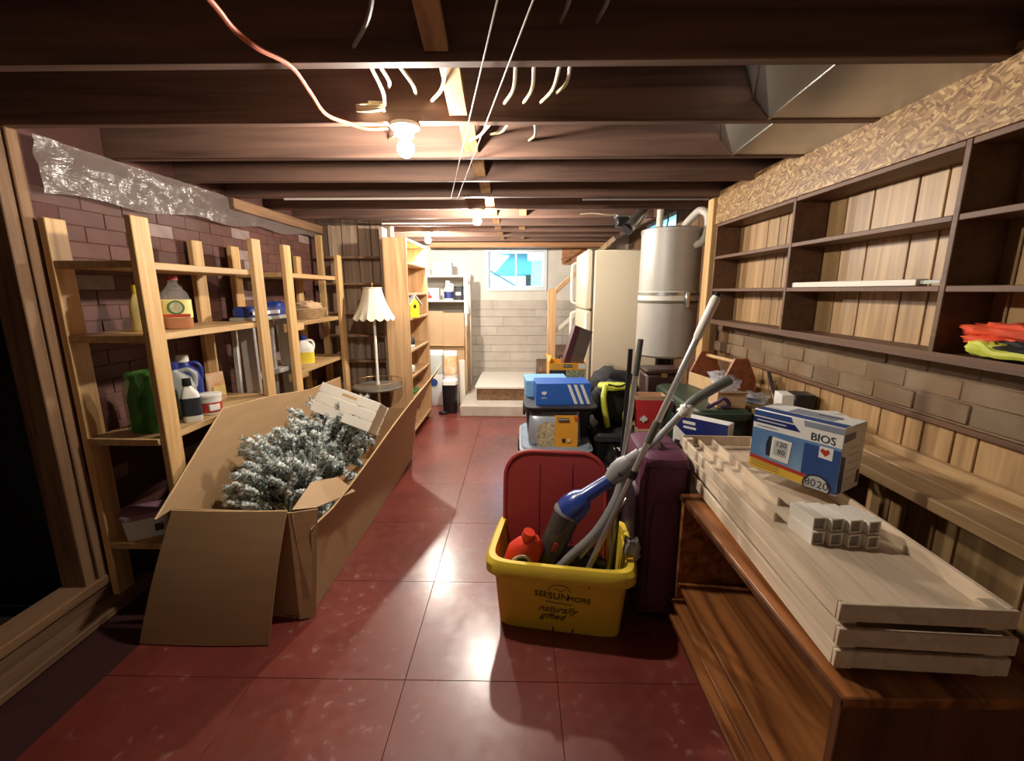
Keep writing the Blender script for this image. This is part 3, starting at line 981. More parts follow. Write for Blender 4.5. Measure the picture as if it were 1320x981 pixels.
# bleach jug, basket
jug('bleach_jug', 'white bleach jug with yellow label on the shelf behind the ladder', (-1.59, 3.22, .8455), .215, .12, .10, M['white_plastic'], M['navy'], R(25), M['bleach_yellow'], (.05, .5), neck=.02)
t = thing('wicker_basket', 'tan wicker basket with crumpled cloth on the upper shelf', 'basket', (-1.63, 3.36, 1.1755))
mb = MB()
for k in range(6):
    r = .1 + .006 * k
    pts = [((r + .003 * (-1) ** j) * math.cos(2 * PI * j / 28), .16 / .1 * r * math.sin(2 * PI * j / 28), .008 + .013 * k) for j in range(29)]
    mb.tube(pts, .0068, 6, False)
part('weave', mb, M['wicker'], t)
part('base', MB().lathe([(.095, 0), (.095, .006)], 24), M['wicker'], t)
part('cloth', MB().blob((0.01, .03, .075), (.08, .13, .05), 4, .35, 4), M['cardboard_pale'], t)

# aluminium stepladder with a blue wrapped pack on top
t = thing('stepladder', 'grey aluminium stepladder folded between the two pine shelves', 'ladder', (-1.64, 2.81, 0))
for yy in (2.60, 3.0):
    part('rail', MB().bar((-1.60, yy - (.02 if yy < 2.8 else -.02), 0), (-1.62, yy, 1.2), .085, .026, .003, up=(0, 1, 0)), M['alu'], t, world=True)
    part('rear_rail', MB().bar((-1.72, yy, 0), (-1.70, yy, 1.19), .03, .02, .003, up=(0, 1, 0)), M['alu'], t, world=True)
for zz in (.28, .56, .84):
    part('step', MB().box(-1.66, -1.60, 2.61, 2.99, zz, zz + .03, .003), M['alu'], t, world=True)
part('top_cap', MB().box(-1.71, -1.57, 2.58, 3.02, 1.2, 1.225, .005), M['alu'], t, world=True)
t = thing('blue_pack', 'blue wrapped pack with white stripe lying on the stepladder', 'package', (-1.64, 2.80, 1.2255), R(90))
part('wrap', MB().loft([(0, .21, .055), (.01, .22, .062), (.045, .22, .062), (.062, .2, .05)], 28, 6), M['vac_blue'], t)
part('crumple', MB().blob((0.16, 0, .055), (.06, .05, .03), 9, .5, 5, 18, 10), M['vac_blue'], t)
part('stripe', MB().box(-.2, .1, -.0645, -.06, .012, .034), M['white_print'], t)

# narrow shelves against the partition
t = thing('wall_rack', 'narrow dark wooden rack of shelves against the panelled partition', 'shelf', (-1.55, 4.1, 0))
part('upright', MB().box(-1.80, -1.745, 4.0, 4.03, 0, 1.86, .003), M['pine_z'], t, world=True)
part('upright', MB().box(-1.24, -1.21, 4.02, 4.19, 0, 1.93, .003), M['panel_far'], t, world=True)
part('upright', MB().box(-1.74, -1.70, 4.14, 4.19, 0, ZJ, .003), M['panel_far'], t, world=True)
for z in (1.68, 1.45, 1.19, .98, .745, .48):
    part('shelf', MB().box(-1.80, -1.24, 4.031, 4.139, z - .018, z, .002), M['oldsill'], t, world=True)

# pine bookcase end-on to the camera
t = thing('bookcase', 'tall pine bookcase standing end-on beside the floor lamp', 'bookcase', (-1.07, 4.3, 0))
part('side', MB().box(-1.17, -.975, 3.9, 3.93, 0, 1.83, .003), M['bookpine'], t, world=True)
part('side', MB().box(-1.17, -.975, 4.72, 4.75, 0, 1.83, .003), M['bookpine'], t, world=True)
part('back', MB().box(-1.178, -1.17, 3.9, 4.75, 0, 1.83), M['bookpine'], t, world=True)
for z in (1.83, 1.63, 1.36, 1.14, .85, .61, .42, .1):
    part('shelf', MB().box(-1.169, -.98, 3.931, 4.719, z - .02, z, .002), M['bookpine'], t, world=True)
# things on the bookcase
t = thing('birdhouse', 'yellow birdhouse with pale grey roof on the bookcase', 'birdhouse', (-1.005, 4.10, 1.1405), R(60))
part('walls', MB().slab([(-.06, -.05, 0), (.06, -.05, 0), (.06, -.05, .12), (0, -.05, .19), (-.06, -.05, .12)], -.1), M['bird_yellow'], t)
part('roof', MB().bar((-.085, 0, .112), (.008, 0, .205), .13, .01, up=(0, 0, 1)), M['roof_grey'], t)
part('roof', MB().bar((.085, 0, .112), (-.002, 0, .205), .13, .01, up=(0, 0, 1)), M['roof_grey'], t)
part('hole', MB().tube([(0, -.0505, .1), (0, -.052, .1)], .018, 16), M['black'], t)
for k, (y, z, w, m, lab) in enumerate(((4.05, .8505, .12, 'white_print', 'stack of papers on the bookcase, shelf below the birdhouse'),
                                       (4.1, .4205, .2, 'green_print', 'flat green box on the low shelf of the bookcase'))):
    t = thing('flat_box', lab, 'box', (-1.04, y, z))
    part('base', MB().box(-.05, .055, -w / 2, w / 2, 0, .03, .003), M[m], t)
    part('lid', MB().box(-.052, .057, -w / 2 - .002, w / 2 + .002, .02, .034, .003), M['white_print'] if k == 0 else M['green_print'], t)
t = thing('jar', 'small dark jar on the bookcase shelf below the birdhouse', 'jar', (-1.04, 4.2, .8505))
part('body', MB().lathe([(.03, 0), (.034, .01), (.034, .07), (.025, .085)], 18), M['dark_print'], t)
part('lid', MB().lathe([(.028, .083), (.028, .1)], 18), M['steel'], t)
solo('cloth_roll', MB().blob((0, 0, .04), (.04, .07, .04), 3, .2, 3, 18, 10), M['white_print'], 'rolled white cloth on a bookcase shelf above the green box', 'cloth', (-1.04, 4.12, .6105))

# floor lamp with a round table
t = thing('floor_lamp', 'floor lamp with cream scalloped shade and round grey table', 'lamp', (-1.22, 3.70, 0))
def shade(rin):
    vs, fs, N, H = [], [], 96, 10
    for j in range(H + 1):
        v = j / H
        for k in range(N):
            a = 2 * PI * k / N
            panel = (a / (PI / 4)) % 1.0
            r0 = .075 + (.18 - .075) * (0.55 * v + 0.45 * v ** 2.4)
            cs_ = math.cos(PI / 8) / math.cos((panel - .5) * PI / 4)
            r = r0 * (0.35 + 0.65 * cs_) - rin
            z = 1.405 - .245 * v - (0.022 * math.sin(PI * ((panel * 2) % 1.0)) * v ** 8)
            vs.append(Vector((r * math.cos(a), r * math.sin(a), z)))
    for j in range(H):
        for k in range(N):
            k2 = (k + 1) % N
            fs.append([j * N + k, j * N + k2, (j + 1) * N + k2, (j + 1) * N + k])
    return vs, fs
mb = MB()
mb.add(*shade(0.0))
mb.add(*shade(0.003))
sh = part('shade', mb, M['lampshade'], t)
part('trim', MB().tube([(.077 * math.cos(k * PI / 16), .077 * math.sin(k * PI / 16), 1.405) for k in range(33)], .004, 6, False), M['lampshade'], sh)
part('spider', MB().tube([(-.075, 0, 1.40), (.075, 0, 1.40)], .002, 6), M['brass'], sh)
part('finial', MB().lathe([(.004, 1.395), (.006, 1.42), (.011, 1.432), (.004, 1.448)], 12), M['brass'], t)
part('pole', MB().lathe([(.012, .03), (.012, .55), (.016, .56), (.016, .6), (.011, .62), (.011, 1.2), (.006, 1.21), (.006, 1.39)], 14), M['white_paint'], t)
part('table_top', MB().lathe([(.185, .555), (.205, .56), (.21, .57), (.205, .582), (.02, .583)], 40), M['grey_top'], t)
part('gallery_rail', MB().tube([(.205 * math.cos(k * PI / 20), .205 * math.sin(k * PI / 20), .625) for k in range(41)], .003, 6, False), M['brass'], t)
for k in range(5):
    a = k * 2 * PI / 5
    part('rail_post', MB().tube([(.203 * math.cos(a), .203 * math.sin(a), .575), (.205 * math.cos(a), .205 * math.sin(a), .625)], .003, 6), M['brass'], t)
part('base', MB().lathe([(.14, 0), (.14, .012), (.12, .024), (.03, .034), (.014, .06)], 32), M['brass'], t)

# ================================================================== BACK OF THE ROOM
t = thing('wall_shelf_unit', 'white shelf unit against the back wall left of the window', 'shelf', (-.95, 5.78, 0))
for x in (-1.6, -.70):
    part('post', MB().box(x, x + .055, 5.6, 5.66, 0, 1.60, .003), M['white_paint'], t, world=True)
    part('post', MB().box(x, x + .055, 5.88, 5.94, 0, 1.60, .003), M['white_paint'], t, world=True)
for z in (1.57, 1.265):
    part('shelf', MB().box(-1.6, -.70, 5.6, 5.94, z - .022, z, .003), M['white_paint'], t, world=True)
def pbox(name, label, loc, d, m, prints=(), rot=0.0, cat='box', group=None):
    """carton with a lid seam and printed panels on its front; prints: (x0,x1,z0,z1,material)"""
    t = thing(name, label, cat, loc, rot, group)
    o = part('carton', MB().box(-d[0] / 2, d[0] / 2, -d[1] / 2, d[1] / 2, 0, d[2], .003), m, t)
    part('seam_tape', MB().box(-d[0] / 2 + .002, d[0] / 2 - .002, -.012, .012, d[2] - .0005, d[2] + .0006), M['white_print'] if m is not M['white_print'] else M['lcd'], t)
    for (a, bb, c, e, mm) in prints:
        part('print', MB().box(a * d[0], bb * d[0], -d[1] / 2 - .0012, -d[1] / 2 + .001, c * d[2], e * d[2]), M[mm], o)
    return t
pbox('box', 'white box on top of the white shelf unit', (-.97, 5.72, 1.5705), (.23, .16, .16), M['white_print'], [(-.3, -.1, .2, .8, 'lcd'), (.0, .3, .3, .7, 'paleyellow')])
pbox('box', 'low white box at the left end of the white shelf unit', (-1.21, 5.72, 1.5705), (.16, .14, .07), M['white_print'], [(-.2, -.05, .2, .7, 'dark_print'), (.1, .25, .2, .7, 'dark_print')])
pbox('box', 'white box with red print on the lower white shelf', (-1.13, 5.70, 1.2655), (.22, .14, .15), M['white_print'], [(-.2, .1, .15, .4, 'red_print'), (-.1, .0, .4, .7, 'pink')])
jug('jug', 'white jug with blue label on the lower white shelf', (-.905, 5.7, 1.2655), .24, .12, .1, M['white_plastic'], M['white_plastic'], 0.2, M['navy'], (.1, .5), neck=.024)
t = thing('bucket', 'small dark grey bucket at the right end of the lower white shelf', 'bucket', (-.775, 5.7, 1.2655))
part('body', MB().loft([(0, .05, .05), (.16, .062, .062)], 20, 4), M['tote_dark'], t)
part('rim', MB().loft([(.155, .066, .066), (.17, .066, .066)], 20, 4), M['black'], t)
part('label', MB().box(-.035, .035, -.061, -.055, .06, .1), M['lcd'], t)
# flattened cardboard, bags, bin, white panel
for k, (x0, x1, z, y, lab) in enumerate(((-1.28, -.965, 1.13, 5.52, 'flattened brown cardboard sheet standing under the white shelf, left'), (-.96, -.70, 1.11, 5.50, 'flattened brown cardboard sheet standing under the white shelf, right'))):
    t = thing('cardboard_sheet', lab, 'cardboard', (x0, y, 0), 0, 'cardboard under the white shelf')
    part('panel', MB().slab([(0, 0, 0), (x1 - x0, 0, 0), (x1 - x0, .07, z), (0, .07, z)], .006), M['cardboard_pale'], t)
    part('fold', MB().slab([(0, -.004, .7), (x1 - x0, -.004, .7), (x1 - x0, .036, .705), (0, .036, .705)], .003), M['cardboard_edge'], t)
t = thing('trim_board', 'narrow upright board leaning beside the cardboard sheets', 'board', (-.645, 5.5, 0))
part('board', MB().bar((0, 0, 0), (.0, .08, 1.1), .035, .02, .002, up=(0, 1, 0)), M['oldpost'], t)
part('tip', MB().bar((-.035, 0, 0), (-.035, .08, .95), .02, .015, .002, up=(0, 1, 0)), M['cardboard_edge'], t)
for k, (x, y, hx, m, lab) in enumerate(((-1.03, 5.28, .11, 'white_print', 'white printed feed bag in front of the cardboard sheets'), (-.83, 5.22, .085, 'feed_orange', 'orange and white feed bag above the black bin'))):
    t = thing('feed_bag', lab, 'bag', (x, y, 0))
    part('sack', MB().loft([(0, hx * .95, .07), (.05, hx, .1), (.45, hx, .09), (.62, hx * .98, .03), (.68, hx * .98, .008)], 24, 3.5), M['white_print'], t)
    part('print', MB().loft([(.4, hx * 1.003, .094), (.46, hx * 1.003, .091), (.62, hx * .985, .0325)], 24, 3.5, caps=False), M['feed_orange'] if k else M['lcd'], t)
    part('emblem', MB().tube([(0, -.1, .3), (0, -.106, .3)], .045, 20), M['blue_deep'] if k == 0 else M['feed_orange'], t)
t = thing('pedal_bin', 'slim black pedal bin with a white liner below the orange bag', 'bin', (-.80, 4.95, 0))
part('body', MB().loft([(0, .075, .085), (.02, .078, .09), (.34, .085, .1)], 24, 4), M['black'], t)
part('liner', MB().loft([(.335, .088, .103), (.375, .08, .095), (.385, .06, .07)], 24, 4), M['white_print'], t)
part('pedal', MB().box(-.12, -.02, -.13, -.08, .004, .03, .006), M['black'], t)
t = thing('white_board', 'thin white board standing beside the black pedal bin', 'board', (-.70, 5.28, 0))
part('board', MB().box(-.035, .035, -.01, .01, 0, .56, .003), M['white_paint'], t)
part('edge', MB().box(-.038, -.035, -.011, .011, 0, .56), M['lcd'], t)

# stair landing and the steps that rise behind the fridge
t = thing('stair_landing', 'low two-step concrete and wood landing below the window', 'landing', (-.2, 5.3, 0))
part('lower_step', MB().box(-.665, .9, 4.75, YB - .02, 0, .12, .006), M['concrete'], t, world=True)
part('riser', MB().box(-.50, .22, 5.02, YB - .02, .12, .262, .004), M['oldsill'], t, world=True)
part('top_board', MB().box(-.52, .22, 5.0, YB - .02, .262, .29, .004), M['white_paint'], t, world=True)
t = thing('wood_stairs', 'wooden steps rising to the right beyond the landing', 'stairs', (.6, 5.4, 0))
for k in range(5):
    x = .225 + .22 * k
    part('tread', MB().box(x, x + .25, 5.0, 5.9, .45 + .19 * k, .48 + .19 * k, .004), M['oldsill'], t, world=True)
    part('riser', MB().box(x + .001, x + .02, 5.02, 5.88, .29 + .19 * k if k else .121, .449 + .19 * k, .002), M['leather'], t, world=True)
part('newel_post', MB().box(.30, .39, 4.78, 4.86, .121, 1.40, .005), M['bookpine'], t, world=True)
part('handrail', MB().bar((.37, 4.89, 1.36), (1.0, 4.89, 1.93), .04, .05, .006), M['bookpine'], t, world=True)
part('guard_rail', MB().bar((.37, 4.88, .92), (.9, 4.88, 1.4), .03, .04, .004), M['white_paint'], t, world=True)

# fridge: side to the camera, doors to the left
t = thing('refrigerator', 'almond top-freezer refrigerator seen from its side, doors facing left', 'refrigerator', (.95, 4.37, 0))
part('cabinet', MB().box(.655, 1.33, 4.0, 4.72, .02, 1.73, .012), M['fridge'], t, world=True)
part('gasket', MB().box(.645, .656, 4.01, 4.71, .08, 1.72), M['fridge_trim'], t, world=True)
for z0, z1, h0, h1 in ((1.215, 1.735, 1.25, 1.66), (.08, 1.205, .7, 1.17)):
    d = part('door', MB().box(.585, .645, 4.0, 4.72, z0, z1, .014), M['fridge'], t, world=True)
    q = MB().tube(smooth([(.585, 4.66, h0), (.55, 4.66, h0 + .015), (.535, 4.66, h0 + .06), (.535, 4.66, h1 - .06), (.55, 4.66, h1 - .015), (.585, 4.66, h1)]), .013, 10)
    part('handle', q, M['white_plastic'], d, world=True)
part('hinge', MB().box(.60, .68, 4.02, 4.08, 1.735, 1.745, .003), M['steel'], t, world=True)
part('foot_grille', MB().box(.65, .66, 4.02, 4.70, 0.0, .08), M['black'], t, world=True)

# grey tank on a stand
t = thing('water_tank', 'grey metal tank with white elbow pipe beside the fridge', 'tank', (1.12, 3.42, 0))
TR = .215
part('jacket', MB().lathe([(TR - .015, .89), (TR, .905), (TR, 1.795), (TR - .004, 1.8)], 48), M['tank'], t)
part('lid', MB().lathe([(TR + .005, 1.79), (TR + .005, 1.815), (TR - .02, 1.825), (.03, 1.83)], 48), M['tank'], t)
s_ = part('band', MB().lathe([(TR + .001, 1.31), (TR + .003, 1.312), (TR + .003, 1.375), (TR + .001, 1.377)], 48, caps=False), M['white_plastic'], t)
part('strap', MB().lathe([(TR + .003, 1.345), (TR + .006, 1.347), (TR + .006, 1.368), (TR + .003, 1.37)], 48, caps=False), M['steel'], s_)
part('strap', MB().lathe([(TR + .001, 1.29), (TR + .004, 1.292), (TR + .004, 1.306), (TR + .001, 1.308)], 48, caps=False), M['fridge_trim'], s_)
part('clamp', MB().box(.05, .08, -TR - .03, -TR + .01, 1.26, 1.38, .005), M['steel'], s_)
part('stand', MB().lathe([(.10, .0), (.10, .05), (.06, .08), (.06, .86), (.12, .892)], 20), M['black'], t)
part('elbow_pipe', MB().tube(smooth([(.06, -.03, 1.82), (.11, -.06, 1.89), (.155, -.10, 1.937), (.19, -.15, 1.90), (.187, -.18, 1.80), (.155, -.185, 1.72), (.10, -.17, 1.69)]), .027, 14), M['pvc'], t)
part('riser_pipe', MB().tube([(-.10, -.02, 1.82), (-.10, -.02, 1.957)], .024, 14), M['pvc'], t)
part('cable', MB().tube(smooth([(-.05, -.02, 1.825), (-.04, -.02, 1.9), (-.055, -.02, 1.957)]), .006, 8), M['black'], t)
for k, (x, h) in enumerate(((1.22, 2.07), (1.14, 2.0))):
    pass

# ================================================================== BIG CARDBOARD BOX WITH FROSTED TREE
t = thing('cardboard_box', 'huge open brown cardboard box holding the frosted tree', 'box', (-1.15, 2.5, 0))
TH = .006
CB = M['cardboard']
X0, X1, Y0, Y1 = -1.41, -.90, 1.66, 3.45
part('bottom', MB().box(X0, X1, Y0, Y1, .001, .008), CB, t, world=True)
part('left_side', MB().slab([(X0, Y0, .008), (X0, Y1, .008), (X0 - .02, Y1, .5), (X0 - .02, Y0, .5)], TH), CB, t, world=True)
part('far_end', MB().slab([(X0, Y1, .008), (X1, Y1, .008), (X1 + .06, Y1 + .01, .45), (X0, Y1 + .01, .45)], TH), CB, t, world=True)
part('near_end', MB().slab([(X0 + .01, Y0, .008), (X1, Y0 - .01, .008), (X1 - .02, Y0 - .03, .5), (X0 + .01, Y0 - .03, .515)], TH), CB, t, world=True)
# right side leaning out, with its tall flap
rs = MB()
rs.grid(lambda u, v: (X1 + .005 + (.03 + .03 * u) * v + .006 * math.sin(u * 9) * v, Y0 + (Y1 - Y0) * u, .003 + v * (.40 + .05 * u)), 18, 6, TH)
part('right_side', rs, CB, t, world=True)
fl = MB()
def rflap(u, v):
    base = Vector((X1 + .035 + .03 * u + .006 * math.sin(u * 9), Y0 + (Y1 - Y0) * u, .403 + .05 * u))
    hgt = min(.36, .02 + .36 * max(0, u - .06)) + .006 * noise.noise(Vector((u * 30, 0, 0)))
    out = .02 + .26 * u
    return base + Vector((out * v * 0.75, .02 * v, hgt * v))
fl.grid(rflap, 36, 6, TH)
part('right_flap', fl, CB, t, world=True)
part('right_flap_edge', MB().tube([rflap(u / 30, 1.0) + Vector((-.001, 0, .001)) for u in range(31)], .0042, 6), M['cardboard_edge'], t, world=True)
# folded inner corner piece at the near right
part('corner_flap', MB().slab([(-.93, 1.64, .50), (-.86, 1.70, .48), (-.80, 1.98, .42), (-.90, 2.02, .475), (-.93, 1.82, .54)], TH), CB, t, world=True)
part('corner_side', MB().slab([(-.935, 1.625, .008), (-.875, 1.645, .008), (-.845, 1.69, .485), (-.935, 1.625, .5)], TH), CB, t, world=True)
# near flap folded outward, foot on the floor
def nflap(u, v):
    a = Vector((-1.397 + .465 * u, 1.615, .512))
    b_ = Vector((-1.509 + .52 * u, 1.49, .004))
    p = a.lerp(b_, v)
    return p + Vector((0, -.015 * math.sin(PI * v) - .008 * math.sin(PI * u), 0))
part('near_flap', MB().grid(nflap, 10, 10, TH), CB, t, world=True)
part('near_flap_crease', MB().tube([nflap(.68 - .05 * v / 10, v / 10) + Vector((0, -.0005, 0)) for v in range(11)], .0022, 5), M['cardboard_edge'], t, world=True)
part('near_flap_edge', MB().tube([nflap(0.0, v / 10) for v in range(11)], .004, 6), M['cardboard_edge'], t, world=True)
part('near_flap_edge', MB().tube([nflap(u / 10, 0.0) for u in range(11)], .004, 6), M['cardboard_edge'], t, world=True)
# tall left flap against the shelves
lp = [(X0 - .02, 1.56, .50), (X0 - .02, 3.42, .50), (X0 - .035, 3.45, .70), (X0 - .042, 2.95, .71), (X0 - .045, 2.5, .775), (X0 - .045, 2.06, .815)]
part('left_flap', MB().slab(lp, .005), CB, t, world=True)
part('left_flap_edge', MB().tube([Vector(p) + Vector((.003, 0, .001)) for p in (lp[0], lp[5], lp[4], lp[3], lp[2])], .0038, 6), M['cardboard_edge'], t, world=True)
part('hand_hole', MB().box(X0 - .034, X0 - .0265, 2.2, 2.29, .60, .63, .004), M['black'], t, world=True)
part('tape', MB().box(X0 - .034, X0 - .0262, 1.72, 1.80, .585, .60, .003), M['black'], t, world=True)

# frosted artificial tree
t = thing('artificial_tree', 'frosted artificial christmas tree folded inside the cardboard box', 'christmas tree', (-1.15, 2.5, 0))
def branch_mesh(seed, L):
    rnd = random.Random(seed)
    mb = MB()
    bend = rnd.uniform(-.03, .03)
    P = lambda u: Vector((bend * u * u, L * u, .02 * math.sin(u * 2.4)))
    mb.mi = 0
    mb.tube([P(u / 4) for u in range(5)], [.006, .005, .004, .004, .003], 5)
    for k in range(170):
        u = .06 + .94 * rnd.random()
        c = P(u)
        a = rnd.uniform(0, 2 * PI)
        ln = rnd.uniform(.024, .042) * (1 - .35 * u)
        d = Vector((math.cos(a), .75 + .5 * rnd.random(), math.sin(a))).normalized()
        side = d.cross(Vector((rnd.random(), rnd.random(), rnd.random()))).normalized() * rnd.uniform(.0028, .0048)
        oth = d.cross(side).normalized() * .0028
        mb.mi = 2 if rnd.random() < (.30 + .42 * u) else 1
        tip = c + d * ln
        mb.add([c + side, c - side, c + oth, tip + side * .5, tip - side * .5, tip + oth * .5], [(0, 1, 4, 3), (1, 2, 5, 4), (2, 0, 3, 5), (3, 4, 5)])
    for k in range(16):
        mb.mi = 2
        u = .35 + .65 * rnd.random()
        c = P(u) + Vector((rnd.uniform(-.008, .008), 0, rnd.uniform(0, .012)))
        mb.lathe([(.001, -.011), (.008, -.007), (.011, 0), (.008, .007), (.001, .011)], 6, c, False)
    return mb.mesh('branch', [M['bark'], M['needle'], M['frost']], 60)
bmeshes = [branch_mesh(k, (.19, .22, .25)[k % 3]) for k in range(6)]
part('trunk', MB().tube([(-1.15, 1.98, .25), (-1.14, 2.4, .28), (-1.15, 3.3, .25)], .02, 10), M['bark'], t, world=True)
random.seed(21)
def keep(p):
    return X0 + .03 < p.x < X1 - .01
nbr = 0
while nbr < 230:
    y = random.triangular(1.86, 3.15, 2.15)
    a = random.uniform(R(-20), R(200))
    hgt = .67 if 2.1 < y < 2.8 else .60
    top = .56 + .16 * math.sin(PI * min(1, max(0, (y - 1.75) / 1.6)))
    rad = random.uniform(.3, 1.0)
    x = -1.15 + .21 * rad * math.cos(a)
    z = .24 + (top - .34) * rad * max(0, math.sin(a))
    d = Vector((math.cos(a) * .55 + random.uniform(-.35, .35), -.75 + random.uniform(-.25, .9), max(-.1, math.sin(a)) * .62 + random.uniform(-.25, .35))).normalized()
    tip = Vector((x, y, z)) + d * .25
    if not keep(tip) or tip.z < .05 or tip.z > top + .035 or tip.y < Y0 + .1:
        continue
    o = link('branch', random.choice(bmeshes), t)
    o.location = Vector((x, y, z)) - t.location
    o.rotation_euler = d.to_track_quat('Y', 'Z').to_euler()
    nbr += 1

# little white crate resting on the tree
t = thing('white_crate', 'small white wooden slatted crate resting on the frosted tree', 'crate', (-.99, 2.48, .70), (R(-26), R(19), R(-6)))
w, h, d = .36, .175, .17
for z in (-.06, 0, .06):
    s_ = part('slat', MB().box(-w / 2, w / 2, -d / 2 - .008, -d / 2, z - .027, z + .027, .002), M['crate_white'], t)
    part('slat', MB().box(-w / 2, w / 2, d / 2, d / 2 + .008, z - .027, z + .027, .002), M['crate_white'], t)
    if z > .05:
        part('hand_slot', MB().box(-.045, .045, -d / 2 - .0088, -d / 2 - .0075, z - .008, z + .008), M['cardboard_edge'], s_)
for x in (-w / 2 + .004, w / 2 - .012):
    part('end_panel', MB().box(x, x + .008, -d / 2 + .001, d / 2 - .001, -.087, .087, .002), M['crate_white'], t)
part('base', MB().box(-w / 2 + .012, w / 2 - .012, -d / 2 + .001, d / 2 - .001, -.087, -.08), M['crate_white'], t)

# ================================================================== YELLOW BIN AND WHAT IS IN IT
BR = R(-8.5)
t = thing('recycling_bin', 'yellow recycling bin with black lettering in the middle of the floor', 'recycling bin', (.185, 1.735, 0), BR)
secs_o = [(0.0, .245, .155), (.008, .252, .162), (.285, .272, .19)]
secs_i = [(.285, .266, .184), (.02, .246, .156), (.012, .2, .12)]
part('tub', MB().loft(secs_o + secs_i, 48, 9), M['yellow'], t)
part('rim', MB().loft([(.268, .274, .192), (.262, .296, .214), (.272, .304, .222), (.312, .304, .222), (.33, .292, .21), (.328, .270, .188), (.30, .268, .186), (.268, .274, .192)], 48, 7, caps=False), M['yellow'], t)
for x in (-.297, .297):
    part('handle_lip', MB().box(x - .004, x + .012, -.07, .07, .29, .325, .006), M['yellow'], t)
tilt = math.atan2(.028, .277)
RX = (PI / 2 + tilt * -1 + 0, 0, 0)
def on_front(z, off=.0022):
    return -.162 - (z - .008) / .277 * .028 - off
fr_rot = (PI / 2 + tilt, 0, 0)
def bintext(name, body, size, x, z, sx=1.0, shear=0.0, spin=0.0):
    e = (Matrix.Rotation(PI / 2 + tilt, 3, 'X') @ Matrix.Rotation(spin, 3, 'Z')).to_euler()
    return text(name, body, size, M['ink'], t, (x, on_front(z), z), e, .0006, shear, sx)
bintext('lettering', 'SEE', .036, -.07, .188, 1.0, 0, -.05)
bintext('lettering', 'SUN', .044, 0.0, .182, 1.0, 0, -.03)
bintext('lettering', 'MORE', .034, .082, .175, 1.0, 0, -.05)
part('print_line', MB().tube([(-.05, on_front(.154), .154), (.0, on_front(.150), .150), (.055, on_front(.147), .147)], .0013, 5), M['ink'], t)
bintext('script_lettering', 'naturally', .044, -.005, .118, 1.0, .45, -.03)
bintext('script_lettering', 'gifted', .044, -.025, .082, 1.0, .45, -.03)
arc = [(.004 + .042 * math.cos(R(a)), on_front(.212 + .026 * math.sin(R(a))), .212 + .026 * math.sin(R(a))) for a in range(-10, 191, 10)]
part('emblem', MB().tube(arc, .0012, 5), M['ink'], t)
part('emblem', MB().tube([(-.02 + .05 * k / 8, on_front(.214 + .006 * math.sin(k)), .214 + .006 * math.sin(k)) for k in range(9)], .001, 5), M['ink'], t)
for x, z in ((-.08, .245), (.12, .238), (-.02, .01), (.06, .01)):
    part('rib_mark', MB().box(x - .003, x + .003, on_front(z) - .001, on_front(z) + .004, z, z + .016), M['ink'], t)

t = thing('tote_lid', 'dark red plastic tote lid standing upright in the yellow bin', 'lid', (.16, 1.842, .02), (R(-8), 0, R(-6)))
def lidpoly(w, h, r, b, n=10):
    pts = [(-w, b), (w, b)]
    pts += [(w - r + r * math.cos(R(90 * k / n)), h - r + r * math.sin(R(90 * k / n))) for k in range(n + 1)]
    pts += [(-w + r + r * math.cos(R(90 + 90 * k / n)), h - r + r * math.sin(R(90 + 90 * k / n))) for k in range(n + 1)]
    return pts
P = lidpoly(.232, .635, .12, 0)
part('panel', MB().slab([(x, 0, z) for x, z in lidpoly(.222, .625, .11, .01)], -.008), M['red_lid'], t)
part('rim', MB().tube([(x, .004, z) for x, z in P + P[:1]], .011, 10, False), M['red_lid'], t)
part('rim_back_edge', MB().tube([(x * .985, .02, z * .995) for x, z in P + P[:1]], .008, 8, False), M['cardboard_pale'], t)  # pale second edge set behind the red rim
for x in (-.075, .075):
    part('rib', MB().box(x - .003, x + .003, -.004, .002, .05, .58), M['red_lid'], t)
part('rib', MB().box(-.18, .18, -.0035, .002, .2, .205), M['red_lid'], t)

t = thing('detergent_bottle', 'orange red laundry detergent bottle in the yellow bin', 'bottle', (.0, 1.68, .235), (R(14), R(14), R(10)))
part('body', MB().loft([(0, .062, .04), (.01, .07, .046), (.09, .07, .046), (.13, .055, .04, .01, 0), (.155, .03, .028, .02, 0), (.165, .02, .02, .02, 0)], 24, 2.8), M['red_bottle'], t)
part('handle', MB().tube(smooth([(.02, 0, .155), (.05, 0, .14), (.068, 0, .1), (.066, 0, .06)]), .013, 10), M['red_bottle'], t)
part('cap', MB().lathe([(.024, .155), (.026, .16), (.024, .19)], 18, (-.01, 0, 0)), M['red_bottle'], t)
lb = part('label', MB().tube([(-.015, -.0445, .065), (-.015, -.0485, .065)], .042, 24), M['white_print'], t)
part('label_print', MB().tube([(-.015, -.0485, .067), (-.015, -.0495, .067)], .028, 20), M['blue_deep'], lb)

# stick vacuum leaning across the bin
t = thing('stick_vacuum', 'blue and grey stick vacuum leaning across the yellow bin', 'vacuum cleaner', (.12, 1.68, .14))
a, b_, c_, d_ = Vector((.10, 1.70, .21)), Vector((.205, 1.70, .475)), Vector((.275, 1.695, .55)), Vector((.385, 1.68, .64))
part('dust_cup', MB().tube([a, a.lerp(b_, .1), b_], [.045, .054, .058], 24), M['vac_dark'], t, world=True)
bd = part('body', MB().tube([b_, b_.lerp(c_, .35), b_.lerp(c_, .8), c_, d_], [.060, .062, .05, .032, .026], 24), M['vac_blue'], t, world=True)
part('band', MB().tube([b_ - (b_ - a).normalized() * .006, b_ + (b_ - a).normalized() * .006], .061, 24), M['vac_grey'], t, world=True)
part('badge', MB().cbox((.148, 1.641, .345), (.045, .004, .018), .002, (0, R(-66), 0)), M['red_print'], t, world=True)
